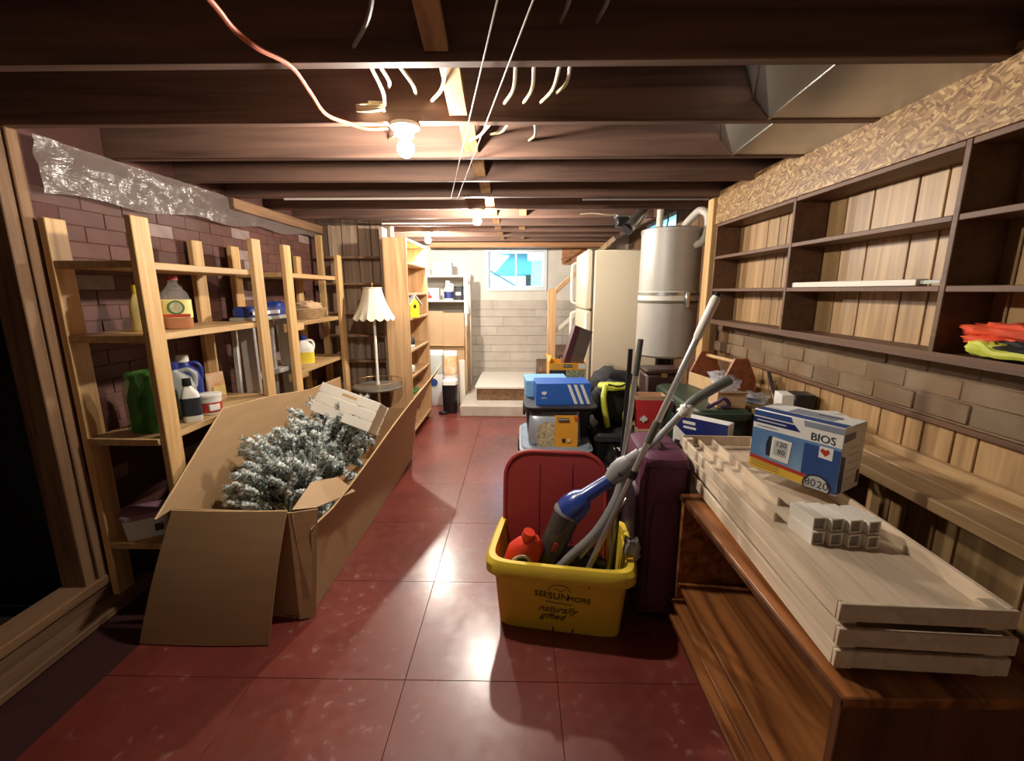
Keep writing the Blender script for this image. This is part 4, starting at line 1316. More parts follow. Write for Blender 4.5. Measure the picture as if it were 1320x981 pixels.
part('spine', MB().tube(smooth([(.125, 1.655, .20), (.21, 1.632, .31), (.315, 1.628, .43), (.385, 1.635, .56), (.41, 1.655, .64)]), [.019] * 25, 12), M['vac_grey'], t, world=True)
part('head_joint', MB().tube([(.375, 1.683, .63), (.40, 1.675, .665), (.425, 1.665, .70), (.44, 1.66, .725)], [.032, .043, .04, .026], 18), M['vac_grey'], t, world=True)
part('button', MB().tube([(.40, 1.634, .672), (.40, 1.63, .674)], .011, 14), M['dark_print'], t, world=True)
part('collar', MB().tube([(.435, 1.66, .72), (.475, 1.652, .755)], .022, 14), M['vac_grey'], t, world=True)
part('wand', MB().tube([(.465, 1.655, .745), (.53, 1.645, .805), (.63, 1.635, .935)], .013, 14), M['vac_grey'], t, world=True)
hd = part('handle', MB().tube(smooth([(.625, 1.635, .93), (.66, 1.635, .97), (.72, 1.638, 1.01), (.795, 1.645, 1.051)]), .0185, 14), M['handle_grey'], t, world=True)
part('tied_bag', MB().blob((.63, 1.625, .935), (.026, .022, .026), 5, .5, 4, 16, 10), M['white_print'], hd, world=True)
part('release', MB().tube([(.445, 1.66, .68), (.43, 1.655, .60)], [.011, .009], 10), M['white_plastic'], t, world=True)
# poles
t = thing('pole', 'long silver pole with a white grip leaning right across the bin', 'pole', (.30, 1.59, .02))
Pb, Pt = Vector((.235, 1.60, .16)), Vector((.686, 1.575, 1.361))
part('tube', MB().tube([Pb, Pb.lerp(Pt, .885)], .0115, 14), M['alu_tube'], t, world=True)
part('grip', MB().tube([Pb.lerp(Pt, .875), Pb.lerp(Pt, .885), Pb.lerp(Pt, .99), Pt], [.012, .0155, .0165, .013], 14), M['white_plastic'], t, world=True)
part('end_cap', MB().tube([Pt, Pb.lerp(Pt, 1.01)], [.014, .010], 14), M['black'], t, world=True)
part('clamp', MB().tube([Pb.lerp(Pt, .55), Pb.lerp(Pt, .62)], .015, 14), M['handle_grey'], t, world=True)
part('hinge', MB().tube([Pb.lerp(Pt, .43), Pb.lerp(Pt, .455)], .017, 14), M['black'], t, world=True)
t = thing('pole', 'shorter silver pole standing almost upright behind the vacuum', 'pole', (.39, 1.78, .02))
Pb, Pt = Vector((.385, 1.75, .06)), Vector((.479, 1.75, 1.193))
part('tube', MB().tube([Pb, Pb.lerp(Pt, .88)], .0115, 14), M['alu_tube'], t, world=True)
part('grip', MB().tube([Pb.lerp(Pt, .87), Pt], [.0125, .0115], 14), M['handle_grey'], t, world=True)
solo('pole', MB().tube([(.425, 1.80, .05), (.44, 1.80, .56), (.454, 1.80, 1.147)], .010, 12), M['black'], 'thin black pole just left of the shorter silver pole', 'pole', (.425, 1.80, .02), world=True)
t = thing('curtain_rod', 'short silver rod lying low across the yellow bin', 'rod', (.3, 1.64, .2))
part('tube', MB().tube([(.25, 1.668, .28), (.35, 1.72, .37), (.468, 1.79, .49)], .0115, 12), M['alu_tube'], t, world=True)
part('tip', MB().tube([(.246, 1.666, .276), (.254, 1.67, .284)], .014, 12), M['black'], t, world=True)
# dark clutter inside the bin
solo('bin_liner', MB().blob((.2, 1.79, .13), (.2, .08, .115), 12, .25, 4), M['black_shiny'], 'crumpled black plastic filling the yellow bin', 'plastic bag', (.2, 1.79, .02), world=True)
solo('grey_rag', MB().blob((.468, 1.66, .335), (.03, .04, .045), 6, .4, 4, 18, 10), M['lcd'], 'crumpled pale rag hanging at the right end of the bin', 'rag', (.468, 1.66, .3), world=True)

# ================================================================== SUITCASE
t = thing('suitcase', 'upright plum fabric suitcase between the bin and the dresser', 'suitcase', (.598, 1.83, 0), R(-2))
part('body', MB().loft([(.03, .09, .17), (.045, .098, .18), (.69, .098, .18), (.722, .09, .172), (.734, .07, .15)], 32, 6), M['plum'], t)
part('front_pocket', MB().loft([(0, .26, .065), (.012, .25, .06), (.018, .22, .045)], 28, 5, mx=Matrix.Translation((0.004, -.18, .30)) @ Matrix.Rotation(PI / 2, 4, 'X') @ Matrix.Rotation(PI / 2, 4, 'Z')), M['plum'], t)
part('piping', MB().tube([(.085 * (1 if k < 2 or k > 5 else -1), -.178, z) for k, z in enumerate((.06, .69))] + [(-.085, -.178, .69), (-.085, -.178, .06), (.085, -.178, .06)], .005, 8), M['plum_dark'], t)
part('side_pocket', MB().loft([(0, .14, .24), (.012, .13, .23), (.016, .1, .2)], 28, 5, mx=Matrix.Translation((-.097, 0, .34)) @ Matrix.Rotation(-PI / 2, 4, 'Y') @ Matrix.Rotation(PI / 2, 4, 'Z')), M['plum_dark'], t)
part('carry_handle', MB().tube(smooth([(-.01, -.09, .73), (-.01, -.07, .75), (-.01, .05, .75), (-.01, .07, .73)]), .011, 8), M['plum_dark'], t)
for x in (-.07, .07):
    for y in (-.14, .14):
        part('wheel', MB().tube([(x - .012, y, .022), (x + .012, y, .022)], .022, 14), M['black'], t)

# ================================================================== PILE BEHIND THE BIN
def tote(name, label, x0, x1, y0, y1, z0, z1, m, m_lid, cat='tote'):
    t = thing(name, label, cat, ((x0 + x1) / 2, (y0 + y1) / 2, z0))
    hx, hy, h = (x1 - x0) / 2, (y1 - y0) / 2, z1 - z0
    part('tub', MB().loft([(0, hx * .88, hy * .88), (.01, hx * .9, hy * .9), (h - .04, hx * .96, hy * .96)], 40, 10), m, t)
    part('lid', MB().loft([(h - .045, hx, hy), (h - .015, hx, hy), (h - .012, hx * .95, hy * .95), (h, hx * .92, hy * .92)], 40, 10), m_lid, t)
    for sx in (-1, 1):
        part('latch', MB().box(sx * hx - .008, sx * hx + .008, -.05, .05, h - .09, h - .02, .004), M['black'], t)
    return t
tote('storage_tote', 'blue grey storage tote under the coffee pouch, behind the red lid', 0.0, .42, 2.33, 2.86, 0, .515, M['tote_grey'], M['tote_grey'])
t = thing('coffee_pouch', 'large silver coffee pouch with mustard panel on the grey tote', 'bag', (.20, 2.44, .515))
part('pouch', MB().loft([(0, .145, .05), (.02, .15, .065), (.12, .145, .06), (.175, .14, .03), (.19, .14, .012)], 32, 4), M['foil'], t)
part('mustard_panel', MB().slab([(.0, -.068, .0), (.128, -.068, .0), (.128, -.064, .13), (.128, -.045, .178), (0, -.045, .178), (0, -.064, .13)], -.006), M['amber'], t)
part('photo_panel', MB().slab([(-.10, -.068, .0), (-.001, -.068, .0), (-.001, -.062, .13), (-.05, -.058, .145), (-.10, -.063, .12)], -.006), M['coffeepic'], t)
part('name_strip', MB().cbox((.045, -.066, .160), (.062, .003, .016), 0, (R(-20), 0, 0)), M['dark_print'], t)
text('lettering', 'KIRKLAND', .0115, M['white_print'], t, (.045, -.0683, .1605), (R(70), 0, 0))
part('red_tab', MB().cbox((.118, -.062, .165), (.02, .003, .02), 0, (R(-20), 0, 0)), M['red_print'], t)
part('small_mark', MB().box(.04, .058, -.0725, -.0715, .03, .05), M['dark_print'], t)
part('small_mark', MB().box(.07, .088, -.0725, -.0715, .03, .05), M['paleyellow'], t)
part('clip', MB().box(-.12, -.085, -.03, -.0, .178, .2, .003), M['tote_dark'], t)
tote('storage_tote', 'charcoal storage tote behind the coffee pouch', .03, .44, 2.53, 2.85, .5155, .715, M['tote_dark'], M['tote_dark'])
t = thing('tray', 'flat black tray under the blue shoe box', 'tray', (.235, 2.6, .7155))
part('base', MB().loft([(0, .19, .2), (.006, .2, .215), (.02, .205, .22)], 40, 10), M['black'], t)
part('edge', MB().loft([(.018, .207, .222), (.026, .207, .222)], 40, 10), M['tote_dark'], t)
t = thing('shoe_box', 'blue shoe box with three white stripes on the black tray', 'box', (.245, 2.53, .742), R(3))
bx_ = part('box', MB().box(-.155, .155, -.09, .09, 0, .125, .002), M['box_blue'], t)
for k in range(3):
    x = .02 + .036 * k
    part('stripe', MB().slab([(x + .045, -.0902, .005), (x + .063, -.0902, .005), (x + .018, -.0902, .118), (x, -.0902, .118)], .001), M['white_print'], bx_)
for k, a in enumerate((-38, 0, 38)):
    ca, sa = math.sin(R(a)), math.cos(R(a))
    part('trefoil_leaf', MB().loft([(0, .004, .011), (.0008, .004, .011)], 16, 2.0, mx=Matrix.Translation((-.11 + ca * .011, -.0902, .06 + sa * .011)) @ Matrix.Rotation(R(a), 4, 'Y') @ Matrix.Rotation(PI / 2, 4, 'X') @ Matrix.Scale(1.3, 4, (1, 0, 0))), M['white_print'], bx_)
text('lettering', 'adidas', .013, M['white_print'], bx_, (-.11, -.0908, .042), (PI / 2, 0, 0))
t = thing('sky_blue_box', 'sky blue open box behind the shoe box', 'box', (.165, 2.74, .742), R(3))
part('lid', MB().box(-.13, .13, -.11, .11, 0, .1, .003), M['box_sky'], t)
part('lip', MB().box(-.132, .132, -.112, .112, .08, .104, .003), M['box_sky'], t)
# cartons further back
pbox('carton', 'plain brown carton supporting the mustard coffee carton', (.335, 3.15, 0), (.3, .28, .6), M['cardboard'], [(-.3, .3, .4, .6, 'cardboard_pale')])
t = thing('coffee_carton', 'open mustard coffee carton with foliage print beside the fridge', 'box', (.335, 3.14, .601))
cr = part('carton', MB().box(-.13, .13, -.1, .1, 0, .24, .002), M['amber'], t)
part('rim', MB().loft([(.24, .13, .1), (.285, .13, .1), (.285, .124, .094), (.242, .124, .094)], 32, 20, caps=False), M['amber'], t)
part('left_flap', MB().slab([(-.13, -.1, .285), (-.13, .1, .285), (-.15, .1, .33), (-.11, -.08, .335)], .004), M['amber'], t)
part('dark_panel', MB().box(-.125, -.01, -.1015, -.099, .01, .235), M['dark_print'], cr)
part('foliage_panel', MB().box(-.008, .125, -.1015, -.099, .01, .235), M['plantpic'], cr)
part('white_panel', MB().box(.075, .125, -.1018, -.099, .245, .28), M['white_print'], cr)
part('name_strip', MB().box(-.03, .035, -.1018, -.099, .255, .275), M['dark_print'], cr)
text('lettering', 'KIRKLAND', .012, M['white_print'], cr, (.0025, -.1025, .265), (PI / 2, 0, 0))
part('print_line', MB().box(-.118, -.06, -.1022, -.101, .04, .055), M['white_print'], cr)
part('print_line', MB().box(-.118, -.075, -.1022, -.101, .065, .074), M['white_print'], cr)
t = thing('photo_album', 'maroon album standing tilted in the open coffee carton', 'album', (.36, 3.13, .845), (R(-8), R(20), R(14)))
part('cover', MB().box(-.06, .08, -.028, -.023, 0, .29, .002), M['album_in'], t)
part('spine', MB().box(-.065, -.06, -.028, .028, 0, .29, .002), M['maroon'], t)
part('cover_back', MB().box(-.06, .08, .023, .028, 0, .29, .002), M['maroon'], t)
part('front_strip', MB().box(-.062, -.02, -.0295, -.0279, 0, .29), M['maroon'], t)
part('pages', MB().box(-.058, .075, -.022, .022, .004, .285), M['leather'], t)

solo('duffel_bag', MB().blob((.70, 3.22, .4), (.19, .19, .4), 31, .1, 2.5, p=3.6), M['black_cloth'], 'tall black duffel bag in front of the fridge', 'bag', (.70, 3.22, 0), world=True)
tote('storage_tote', 'black storage tote under the yellow green backpack', .44, .69, 2.46, 2.9, 0, .56, M['black'], M['tote_dark'])
t = thing('backpack', 'black and yellow green backpack on the black tote', 'backpack', (.575, 2.66, .56), R(10))
part('pack', MB().blob((0, .03, .135), (.11, .09, .135), 41, .12, 2.5, p=3.0), M['black_cloth'], t)
part('strap', MB().tube(smooth([(-.07, -.06, .26), (-.1, -.11, .2), (-.085, -.115, .1), (-.06, -.09, .02)]), .017, 10), M['hivis'], t)
part('strap', MB().tube(smooth([(.06, -.06, .26), (.075, -.11, .2), (.04, -.12, .1), (.06, -.09, .02)]), .019, 10), M['hivis'], t)
part('top_flap', MB().blob((0, -.02, .25), (.1, .075, .022), 43, .2, 3, 20, 10), M['hivis'], t)
part('lace', MB().tube(smooth([(-.06, -.07, .272), (0, -.09, .262), (.06, -.065, .272)]), .006, 8), M['black'], t)
solo('garbage_bag', MB().blob((.57, 2.25, .27), (.14, .15, .285), 51, .22, 3.2, 40, 24), M['black_shiny'], 'crumpled black garbage bag behind the vacuum', 'garbage bag', (.57, 2.25, 0), world=True)
pbox('carton', 'grey carton under the red shopping bag', (.775, 2.62, 0), (.15, .2, .57), M['cardboard_pale'], [(-.3, .3, .5, .7, 'lcd')])
t = thing('shopping_bag', 'red paper shopping bag with a white leaf mark', 'bag', (.775, 2.58, .571), R(-4))
part('bag', MB().loft([(0, .065, .045), (.18, .085, .05), (.181, .082, .047), (.01, .062, .042)], 32, 12), M['redbag'], t)
part('paper_top', MB().loft([(.178, .0855, .0505), (.205, .088, .053), (.205, .085, .05), (.178, .082, .047)], 32, 12, caps=False), M['cardboard_pale'], t)
leaf = [(0, .05), (.008, .036), (.017, .04), (.015, .024), (.03, .028), (.024, .016), (.03, .008), (.008, .002), (.003, -.012), (-.003, -.012), (-.008, .002), (-.03, .008), (-.024, .016), (-.03, .028), (-.015, .024), (-.017, .04), (-.008, .036)]
part('leaf_mark', MB().slab([(-.035 + x * .8, -.051 - (z * .8 + .05) * .028, .05 + z * .8) for x, z in leaf], -.003), M['white_print'], t)
t = thing('leather_trunk', 'dark brown leather case standing below the grey tank', 'case', (.95, 2.95, 0))
part('case', MB().box(-.115, .115, -.09, .09, 0, .84, .014), M['leather'], t)
part('lid', MB().box(-.12, .12, -.095, .095, .84, .875, .01), M['leather'], t)
part('clasp', MB().box(-.02, .02, -.1, -.094, .82, .85, .003), M['brass'], t)

# green tote with a lid, box leaning in front, caddy
tote('storage_tote', 'large dark green storage tote behind the whitewashed trays', .868, 1.158, 2.1, 2.80, 0, .80, M['green_tote'], M['green_tote'])
t = thing('appliance_box', 'navy and white appliance box standing in front of the green tote', 'box', (.855, 1.985, 0), R(-46))
o = part('carton', MB().box(-.125, .125, -.035, .035, 0, .80, .003), M['white_print'], t)
part('navy_swoosh', MB().slab([(-.1252, -.0352, .80), (-.1252, -.0352, .76), (-.06, -.0352, .71), (.02, -.0352, .69), (.1252, -.0352, .63), (.1252, -.0352, .80)], .0015), M['navy'], o)
part('print_line', MB().box(-.08, -.02, -.0375, -.0365, .768, .782), M['white_print'], o)
part('print_line', MB().box(-.075, -.015, -.0375, -.0365, .746, .757), M['white_print'], o)
part('photo', MB().box(-.115, -.06, -.0362, -.034, .56, .68), M['dark_print'], o)
part('photo', MB().box(-.05, -.01, -.0362, -.034, .52, .6), M['lcd'], o)
part('print_mark', MB().box(-.045, -.02, -.0362, -.034, .62, .665), M['dark_print'], o)
t = thing('tool_caddy', 'reddish wooden tool caddy with gabled ends on the bench', 'caddy', (1.20, 2.60, .801), R(10))
gab = [(-.1, 0), (.1, 0), (.1, .09), (.04, .21), (-.04, .21), (-.1, .09)]
for y in (-.17, .155):
    part('end_panel', MB().slab([(x, y, z) for x, z in gab], -.015), M['caddywood'], t)
for x in (-.105, .095):
    part('side_board', MB().box(x, x + .01, -.17, .17, 0, .08, .002), M['cardboard_edge'], t)
part('base', MB().box(-.095, .095, -.155, .155, 0, .01), M['caddywood'], t)
part('dowel', MB().tube([(0, -.16, .185), (0, .16, .185)], .011, 10), M['cardboard_edge'], t)
solo('clear_bag', MB().blob((0, 0, .05), (.05, .06, .05), 8, .5, 4, 20, 12), M['clear_bag'], 'crumpled clear bag inside the wooden tool caddy', 'plastic bag', (1.19, 2.6, .8115))
t = thing('small_carton', 'small brown carton on the green tote in front of the caddy', 'box', (1.065, 2.22, .801), R(-3))
part('carton', MB().box(-.07, .07, -.06, .06, 0, .075, .002), M['cardboard_pale'], t)
part('flap', MB().slab([(-.07, -.06, .075), (.07, -.06, .075), (.072, -.068, .085), (-.072, -.068, .085)], .003), M['cardboard_pale'], t)
solo('clear_bag', MB().blob((0, 0, .035), (.06, .05, .04), 18, .55, 4, 20, 12), M['clear_bag'], 'crumpled clear bag on top of the small brown carton', 'plastic bag', (1.06, 2.23, .8765))
solo('strap', MB().tube(smooth([(.93, 2.13, .812), (.98, 2.14, .835), (1.01, 2.13, .86), (1.04, 2.135, .825), (1.0, 2.14, .812)]), .009, 8), M['purple'], 'purple cloth strap on the green tote', 'strap', (.98, 2.14, .8), world=True)

# ================================================================== RIGHT WALL FURNITURE
t = thing('wall_bookshelf', 'long brown built-in bookshelf along the panelled right wall', 'bookshelf', (1.32, 1.5, 1.18))
XS0, XS1 = 1.25, XR - .021
for z in (1.195, 1.395, 1.595, 1.795):
    for a, bb in ((-.25, .545), (.565, 1.345), (1.365, 2.135), (2.155, 2.945)):
        part('shelf', MB().box(XS0, XS1, a, bb, z - .018, z, .002), M['shelfbrown'], t, world=True)
for y in (-.26, .555, 1.355, 2.145, 2.955):
    part('divider', MB().box(XS0 - .001, XS1, y - .0095, y + .0095, 1.177, 1.795, .002), M['shelfbrown'], t, world=True)
part('face_strip', MB().box(XS0 - .006, XS0 - .0015, -.25, 2.95, 1.172, 1.2), M['shelfbrown'], t, world=True)
t = thing('white_bar', 'long white painted bar lying on the middle bookshelf', 'bar', (1.29, 1.78, 1.3955))
part('bar', MB().box(-.02, .02, -.31, .35, 0, .022, .002), M['white_paint'], t)
part('tip', MB().box(-.008, .008, -.38, -.31, .006, .018, .001), M['lcd'], t)
t = thing('safety_vest', 'crumpled orange safety vest on the near bookshelf', 'clothing', (1.325, 1.17, 1.24))
part('cloth', MB().blob((0, 0.03, .03), (.055, .115, .022), 61, .35, 4), M['hivis_orange'], t)
part('fold', MB().blob((-.01, .07, .006), (.05, .07, .014), 62, .3, 4, 20, 10), M['hivis_orange'], t)
t = thing('work_jacket', 'crumpled black and yellow green jacket under the orange vest', 'clothing', (1.325, 1.12, 1.1955))
part('cloth', MB().blob((0, -.04, .028), (.065, .19, .03), 64, .3, 4), M['black_cloth'], t)
part('yellow_sleeve', MB().tube(smooth([(-.05, .14, .035), (-.062, .1, .04), (-.065, .06, .02), (-.062, .0, .022), (-.06, -.03, .018)]), [.012] * 25, 8), M['hivis'], t)
part('yellow_panel', MB().blob((-.045, .1, .03), (.025, .05, .022), 66, .4, 4, 18, 10), M['hivis'], t)
part('black_fold', MB().blob((0.01, -.1, .06), (.055, .11, .03), 67, .3, 4), M['black_cloth'], t)

t = thing('wall_bench', 'long plank bench fixed along the panelled right wall', 'bench', (1.3, 1.4, 0))
part('plank', MB().box(1.172, 1.28, .3, 2.95, .762, .80, .004), M['bench'], t, world=True)
part('plank', MB().box(1.284, XR - .046, .3, 2.95, .762, .80, .004), M['bench'], t, world=True)
part('back_ledge', MB().box(XR - .045, XR - .0205, .3, 2.95, .75, .83, .003), M['bench'], t, world=True)
for y in (.35, 1.62, 2.9):
    part('leg', MB().box(1.20, 1.36, y, y + .03, 0, .761, .003), M['shelfbrown'], t, world=True)
t = thing('device_box', 'small white and black box on the bench behind the printed box', 'box', (1.29, 2.08, .8005), R(-12))
part('white_box', MB().box(-.045, .01, -.05, .05, 0, .10, .003), M['white_print'], t)
part('black_sleeve', MB().box(.0105, .10, -.052, .052, 0, .102, .003), M['black'], t)
part('lens_print', MB().tube([(-.015, -.0502, .03), (-.015, -.0515, .03)], .018, 18), M['dark_print'], t)
pbox('box', 'flat white box on the bench behind the printed box', (1.29, 1.80, .8005), (.13, .12, .075), M['white_print'], [(-.3, .1, .3, .6, 'lcd')], R(-8))
solo('flat_bar', MB().bar((1.345, 2.26, .806), (1.385, 2.46, .968), .022, .004, .001), M['steel'], 'narrow metal bar leaning on the wall beside the tool caddy', 'bar', (1.345, 2.26, .80), world=True)
t = thing('zip_bag', 'crumpled clear plastic bag lying on the bench by the caddy', 'plastic bag', (1.24, 2.30, .801))
part('film', MB().blob((0, 0, .02), (.06, .08, .025), 19, .55, 4, 22, 12), M['clear_bag'], t)
part('contents', MB().box(-.03, .03, -.04, .04, .0, .012, .003), M['blue_deep'], t)

# oak dresser with open front
t = thing('oak_dresser', 'oak dresser carcass with open front under the whitewashed trays', 'dresser', (.88, 1.16, 0))
DX0, DX1, DY0, DY1, DZ = .632, 1.13, .735, 1.605, .605
part('top', MB().box(DX0, DX1, DY0 - .008, DY1 + .005, DZ - .025, DZ, .003), M['oak'], t, world=True)
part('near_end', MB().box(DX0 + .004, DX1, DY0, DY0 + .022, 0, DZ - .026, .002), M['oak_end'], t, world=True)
part('far_end', MB().box(DX0 + .004, DX1, DY1 - .022, DY1, 0, DZ - .026, .002), M['oak'], t, world=True)
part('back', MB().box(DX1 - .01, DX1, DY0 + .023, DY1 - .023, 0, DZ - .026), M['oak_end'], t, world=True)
part('shelf', MB().box(DX0 + .006, DX1 - .011, DY0 + .023, DY1 - .023, .215, .233, .002), M['oak'], t, world=True)
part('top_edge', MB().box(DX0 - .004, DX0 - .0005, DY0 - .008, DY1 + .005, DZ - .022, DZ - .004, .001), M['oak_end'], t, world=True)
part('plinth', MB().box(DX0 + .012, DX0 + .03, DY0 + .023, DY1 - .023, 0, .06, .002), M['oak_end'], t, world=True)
for k, (z, x0) in enumerate(((.15, .615), (.10, .60))):
    o = solo('loose_board', MB().box(x0, 1.05, DY0 + .03, DY1 - .028 - .02 * k, z, z + .016, .002), M['oak'], ('loose oak board under the dresser shelf, upper of two', 'loose oak board under the dresser shelf, lower of two')[k], 'board', (x0, 1.1, z), world=True, group='boards inside the dresser')
for k in range(2):
    solo('board_spacer', MB().box(.66, 1.0, DY0 + .05 + .7 * k, DY0 + .09 + .7 * k, .0, .099, .002), M['oak_end'], ('dark block under the loose boards, near end', 'dark block under the loose boards, far end')[k], 'block', (.66, DY0 + .05, 0), world=True)
    solo('board_spacer', MB().box(.66, 1.0, DY0 + .05 + .7 * k, DY0 + .09 + .7 * k, .1165, .1495, .002), M['oak_end'], ('thin batten between the loose boards, near end', 'thin batten between the loose boards, far end')[k], 'block', (.66, DY0 + .05, .1165), world=True)

# three stacked whitewashed trays
TW, TL = .335, 1.06
def tray(label, x, y, z, rz, top=False):
    t = thing('wooden_tray', label, 'tray', (x, y, z), rz, 'stacked whitewashed trays')
    H = .053
    part('base', MB().box(-TW / 2 + .011, TW / 2 - .011, -TL / 2 + .011, TL / 2 - .011, .009, .0125), M['whitewash'], t)
    for sx in (-1, 1):
        xx = sx * (TW / 2 - .005)
        part('side_board', MB().box(xx - .005, xx + .005, -TL / 2 + .0105, TL / 2 - .0105, .011, H, .0015), M['whitewash'], t)
    for sy in (-1, 1):
        yy = sy * (TL / 2 - .005)
        part('end_board', MB().box(-TW / 2, TW / 2, yy - .005, yy + .005, .013, H, .0015), M['whitewash'], t)
        for sx in (-1, 1):
            part('corner_block', MB().box(sx * (TW / 2 - .011), sx * (TW / 2 - .045), sy * (TL / 2 - .011), sy * (TL / 2 - .045), 0, H - .004, .002), M['whitewash'], t)
    if top:
        part('inner_ledge', MB().box(-TW / 2 + .07, -TW / 2 + .078, -TL / 2 + .4, TL / 2 - .011, .0125, .04, .001), M['whitewash'], t)
        part('inner_ledge', MB().box(-TW / 2 + .13, -TW / 2 + .138, -TL / 2 + .5, TL / 2 - .011, .0125, .04, .001), M['whitewash'], t)
    return t
tray('bottom one of three stacked whitewashed wooden trays', .845, 1.305, .6055, R(-3.0))
tray('middle one of three stacked whitewashed wooden trays', .846, 1.300, .6595, R(-3.5))
tray('topmost whitewashed wooden tray, with the printed box and white tubes', .840, 1.306, .7135, R(-3.0), True)
# printed box
A0, B0 = Vector((.815, 1.489, 0)), Vector((.961, 1.259, 0))
bw_ = (B0 - A0).length
bd_ = .147
ang = math.atan2(B0.y - A0.y, B0.x - A0.x)
n_ = Vector((-math.sin(ang), math.cos(ang), 0))
cc = (A0 + B0) / 2 + n_ * bd_ / 2
BH = .215
t = thing('monitor_box', 'blue and white blood pressure monitor box on the top tray', 'box', (cc.x, cc.y, .7675), ang)
o = part('carton', MB().box(-bw_ / 2, bw_ / 2, -bd_ / 2, bd_ / 2, 0, BH, .002), M['white_print'], t)
def fp(name, pts, m, off=.0006):
    return part(name, MB().slab([((u - .5) * bw_, -bd_ / 2 - off, v * BH) for u, v in pts], .0005), M[m], o)
fp('blue_panel', [(0.004, .20), (.6, .17), (.995, .02), (.995, .70), (0.004, .70)], 'blue_print')
fp('deep_panel', [(.62, .02), (.995, .02), (.995, .66), (.62, .66)], 'blue_deep', .0012)
fp('top_stripe', [(0.004, .90), (.47, .90), (.44, .985), (0.004, .985)], 'blue_deep')
fp('title_stripe', [(0.004, .79), (.56, .79), (.49, .88), (0.004, .88)], 'navy')
fp('lilac_stripe', [(.6, .90), (.995, .90), (.995, .985), (.58, .985)], 'tote_grey')
fp('red_stripe', [(0.004, .19), (.68, .13), (.72, .18), (0.004, .25)], 'red_print', .0018)
fp('yellow_stripe', [(0.004, .03), (.66, .02), (.68, .13), (0.004, .19)], 'yellow_print', .0016)
for v in (.08, .12, .155):
    fp('text_rule', [(.03, v), (.38, v - .015), (.38, v - .005), (.03, v + .01)], 'brass', .0024)
fp('device_strap', [(.2, .3), (.27, .28), (.27, .62), (.22, .62), (.19, .48)], 'dark_print', .0018)
fp('device', [(.25, .27), (.47, .25), (.49, .60), (.26, .62)], 'white_print', .0022)
fp('device_display', [(.285, .34), (.44, .33), (.45, .57), (.29, .58)], 'lcd', .0028)
fp('logo_patch', [(.78, .50), (.92, .49), (.92, .67), (.78, .67)], 'white_print', .0018)
fp('logo_heart', [(.85, .53), (.89, .60), (.87, .645), (.845, .62), (.81, .645), (.79, .60)], 'red_print', .0024)
cyc = [(.80 + .15 * math.cos(R(a)), max(.0, .06 + .17 * math.sin(R(a)))) for a in range(-20, 201, 11)]
fp('gauge_ring', cyc, 'dark_print', .0024)
fp('gauge_face', [(.80 + (u - .8) * .86, max(.005, .06 + (v - .06) * .86)) for u, v in cyc], 'lcd', .003)
ts = (PI / 2, 0, 0)
text('lettering', 'BIOS', .034, M['dark_print'], o, ((.80 - .5) * bw_, -bd_ / 2 - .0012, .775 * BH), ts)
fp('title_line', [(.05, .825), (.4, .825), (.4, .845), (.05, .845)], 'lcd', .0012)
fp('subtitle_line', [(.06, .737), (.3, .737), (.3, .752), (.06, .752)], 'tote_grey', .0012)
text('display_digits', '120', .024, M['dark_print'], o, ((.37 - .5) * bw_, -bd_ / 2 - .0034, .52 * BH), ts)
text('display_digits', '80', .024, M['dark_print'], o, ((.38 - .5) * bw_, -bd_ / 2 - .0034, .40 * BH), ts)
text('gauge_digits', '80', .034, M['dark_print'], o, ((.735 - .5) * bw_, -bd_ / 2 - .0036, .09 * BH), ts)
text('gauge_digits', '20', .034, M['dark_print'], o, ((.865 - .5) * bw_, -bd_ / 2 - .0036, .09 * BH), ts)
# side face prints
def sp(name, pts, m, off=.0006):
    return part(name, MB().slab([(bw_ / 2 + off, (u - .5) * bd_, v * BH) for u, v in pts], -.0005), M[m], o)
sp('side_stripe', [(.02, .78), (.52, .80), (.5, .90), (.02, .90)], 'navy')
sp('side_panel', [(.0, .02), (.2, .02), (.2, .55), (.0, .6)], 'blue_deep')
for v in (.2, .32, .44, .56, .66):
    sp('side_text', [(.3, v), (.8, v), (.8, v + .012), (.3, v + .012)], 'lcd')
sp('bar_code', [(.82, .08), (.94, .08), (.94, .28), (.82, .28)], 'dark_print')
# top face prints
part('top_stripe', MB().box(-bw_ / 2 + .004, bw_ / 2 - .004, -bd_ / 2 + .004, -bd_ / 2 + .045, BH, BH + .0006), M['blue_deep'], o)
part('top_panel', MB().box(-bw_ * .2, bw_ * .3, -.02, .045, BH, BH + .0008), M['tote_grey'], o)
part('top_slot', MB().box(.02, .09, .02, .028, BH, BH + .0012), M['dark_print'], o)
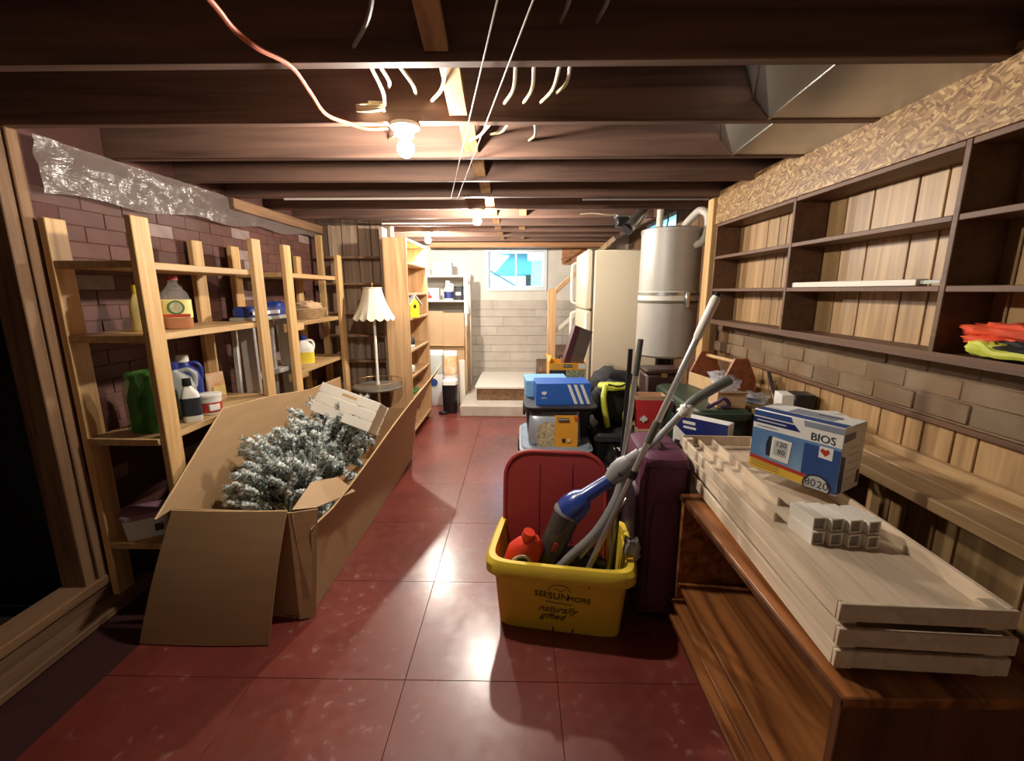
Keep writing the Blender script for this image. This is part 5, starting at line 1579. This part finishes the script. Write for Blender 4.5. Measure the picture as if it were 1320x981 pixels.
# square white tubes
n = 0
names = ['lower row, leftmost', 'lower row, second from left', 'lower row, second from right', 'lower row, rightmost', 'upper row, leftmost', 'upper row, second from left', 'upper row, second from right', 'upper row, rightmost']
tm = MB()
s1, s2, Lt = .0177, .0142, .09
V = []
for y in (0, Lt):
    for s in (s1, s2):
        V += [(-s, y, -s), (s, y, -s), (s, y, s), (-s, y, s)]
F = []
for k in range(4):
    j = (k + 1) % 4
    F += [[k, j, 4 + j, 4 + k], [8 + k, 12 + k, 12 + j, 8 + j], [k, 8 + k, 8 + j, j], [4 + k, 4 + j, 12 + j, 12 + k]]
tube_me = MB().add(V, F).mesh('square_tube', M['white_paint'])
plug_me = MB().box(-s2 + .0003, s2 - .0003, .006, .010, -s2 + .0003, s2 - .0003).mesh('plug', M['plug_grey'])
for r in range(2):
    for c in range(4):
        x = .785 + .043 * c + (.006 if r else 0)
        y = 1.065 - .006 * c + (.010 if r else 0)
        z = .7258 + .0177 + r * .0356
        t = thing('square_tube', 'square white tube in the bundle on the top tray, ' + names[n], 'tube', (x, y, z - .0177), R(7 + (c - 1.5) * 1.5), 'bundle of white tubes')
        link('shell', tube_me, t, (0, 0, .0177))
        link('plug', plug_me, t, (0, 0, .0177))
        n += 1

# ================================================================== OUTSIDE
for k, (x, y, h, lab) in enumerate(((-2.2, 13.0, 4.5, 'pale conifer seen through the left window pane'), (.3, 16.0, 5.2, 'pale conifer seen through the middle of the window'), (1.8, 14.0, 4.2, 'pale conifer seen through the right window pane'))):
    t = thing('conifer', lab, 'tree', (x, y, 1.3), 0, 'trees outside the window')
    part('trunk', MB().tube([(0, 0, 0), (0, 0, h * .5)], .1, 8), M['bark'], t)
    mb = MB()
    for j in range(6):
        r = (1.1 - .16 * j) * h / 4.5
        mb.lathe([(r, .12 * h + .14 * h * j), (.05, .12 * h + .14 * h * j + .26 * h)], 11)
    part('foliage', mb, M['conifer'], t)
t = thing('shed', 'small pale shed outside the right window pane', 'shed', (.62, 10.5, 1.3))
part('walls', MB().box(-.35, .35, -.4, .4, 0, .75), M['siding'], t)
part('roof', MB().slab([(-.45, -.45, .72), (.45, -.45, .72), (.45, 0, 1.0), (-.45, 0, 1.0)], .04), M['snow'], t)
solo('snow_bank', MB().blob((-.62, 7.4, 1.3), (.7, .5, .17), 71, .15, 2), M['snow'], 'snow bank outside the lower left of the window', 'snow', (-.62, 7.4, 1.3), world=True)
solo('handrail', MB().tube([(-.75, 7.0, 1.85), (.1, 7.0, 1.36)], .012, 8), M['header'], 'dark diagonal rail outside the left window pane', 'rail', (-.4, 7.0, 1.3), world=True)
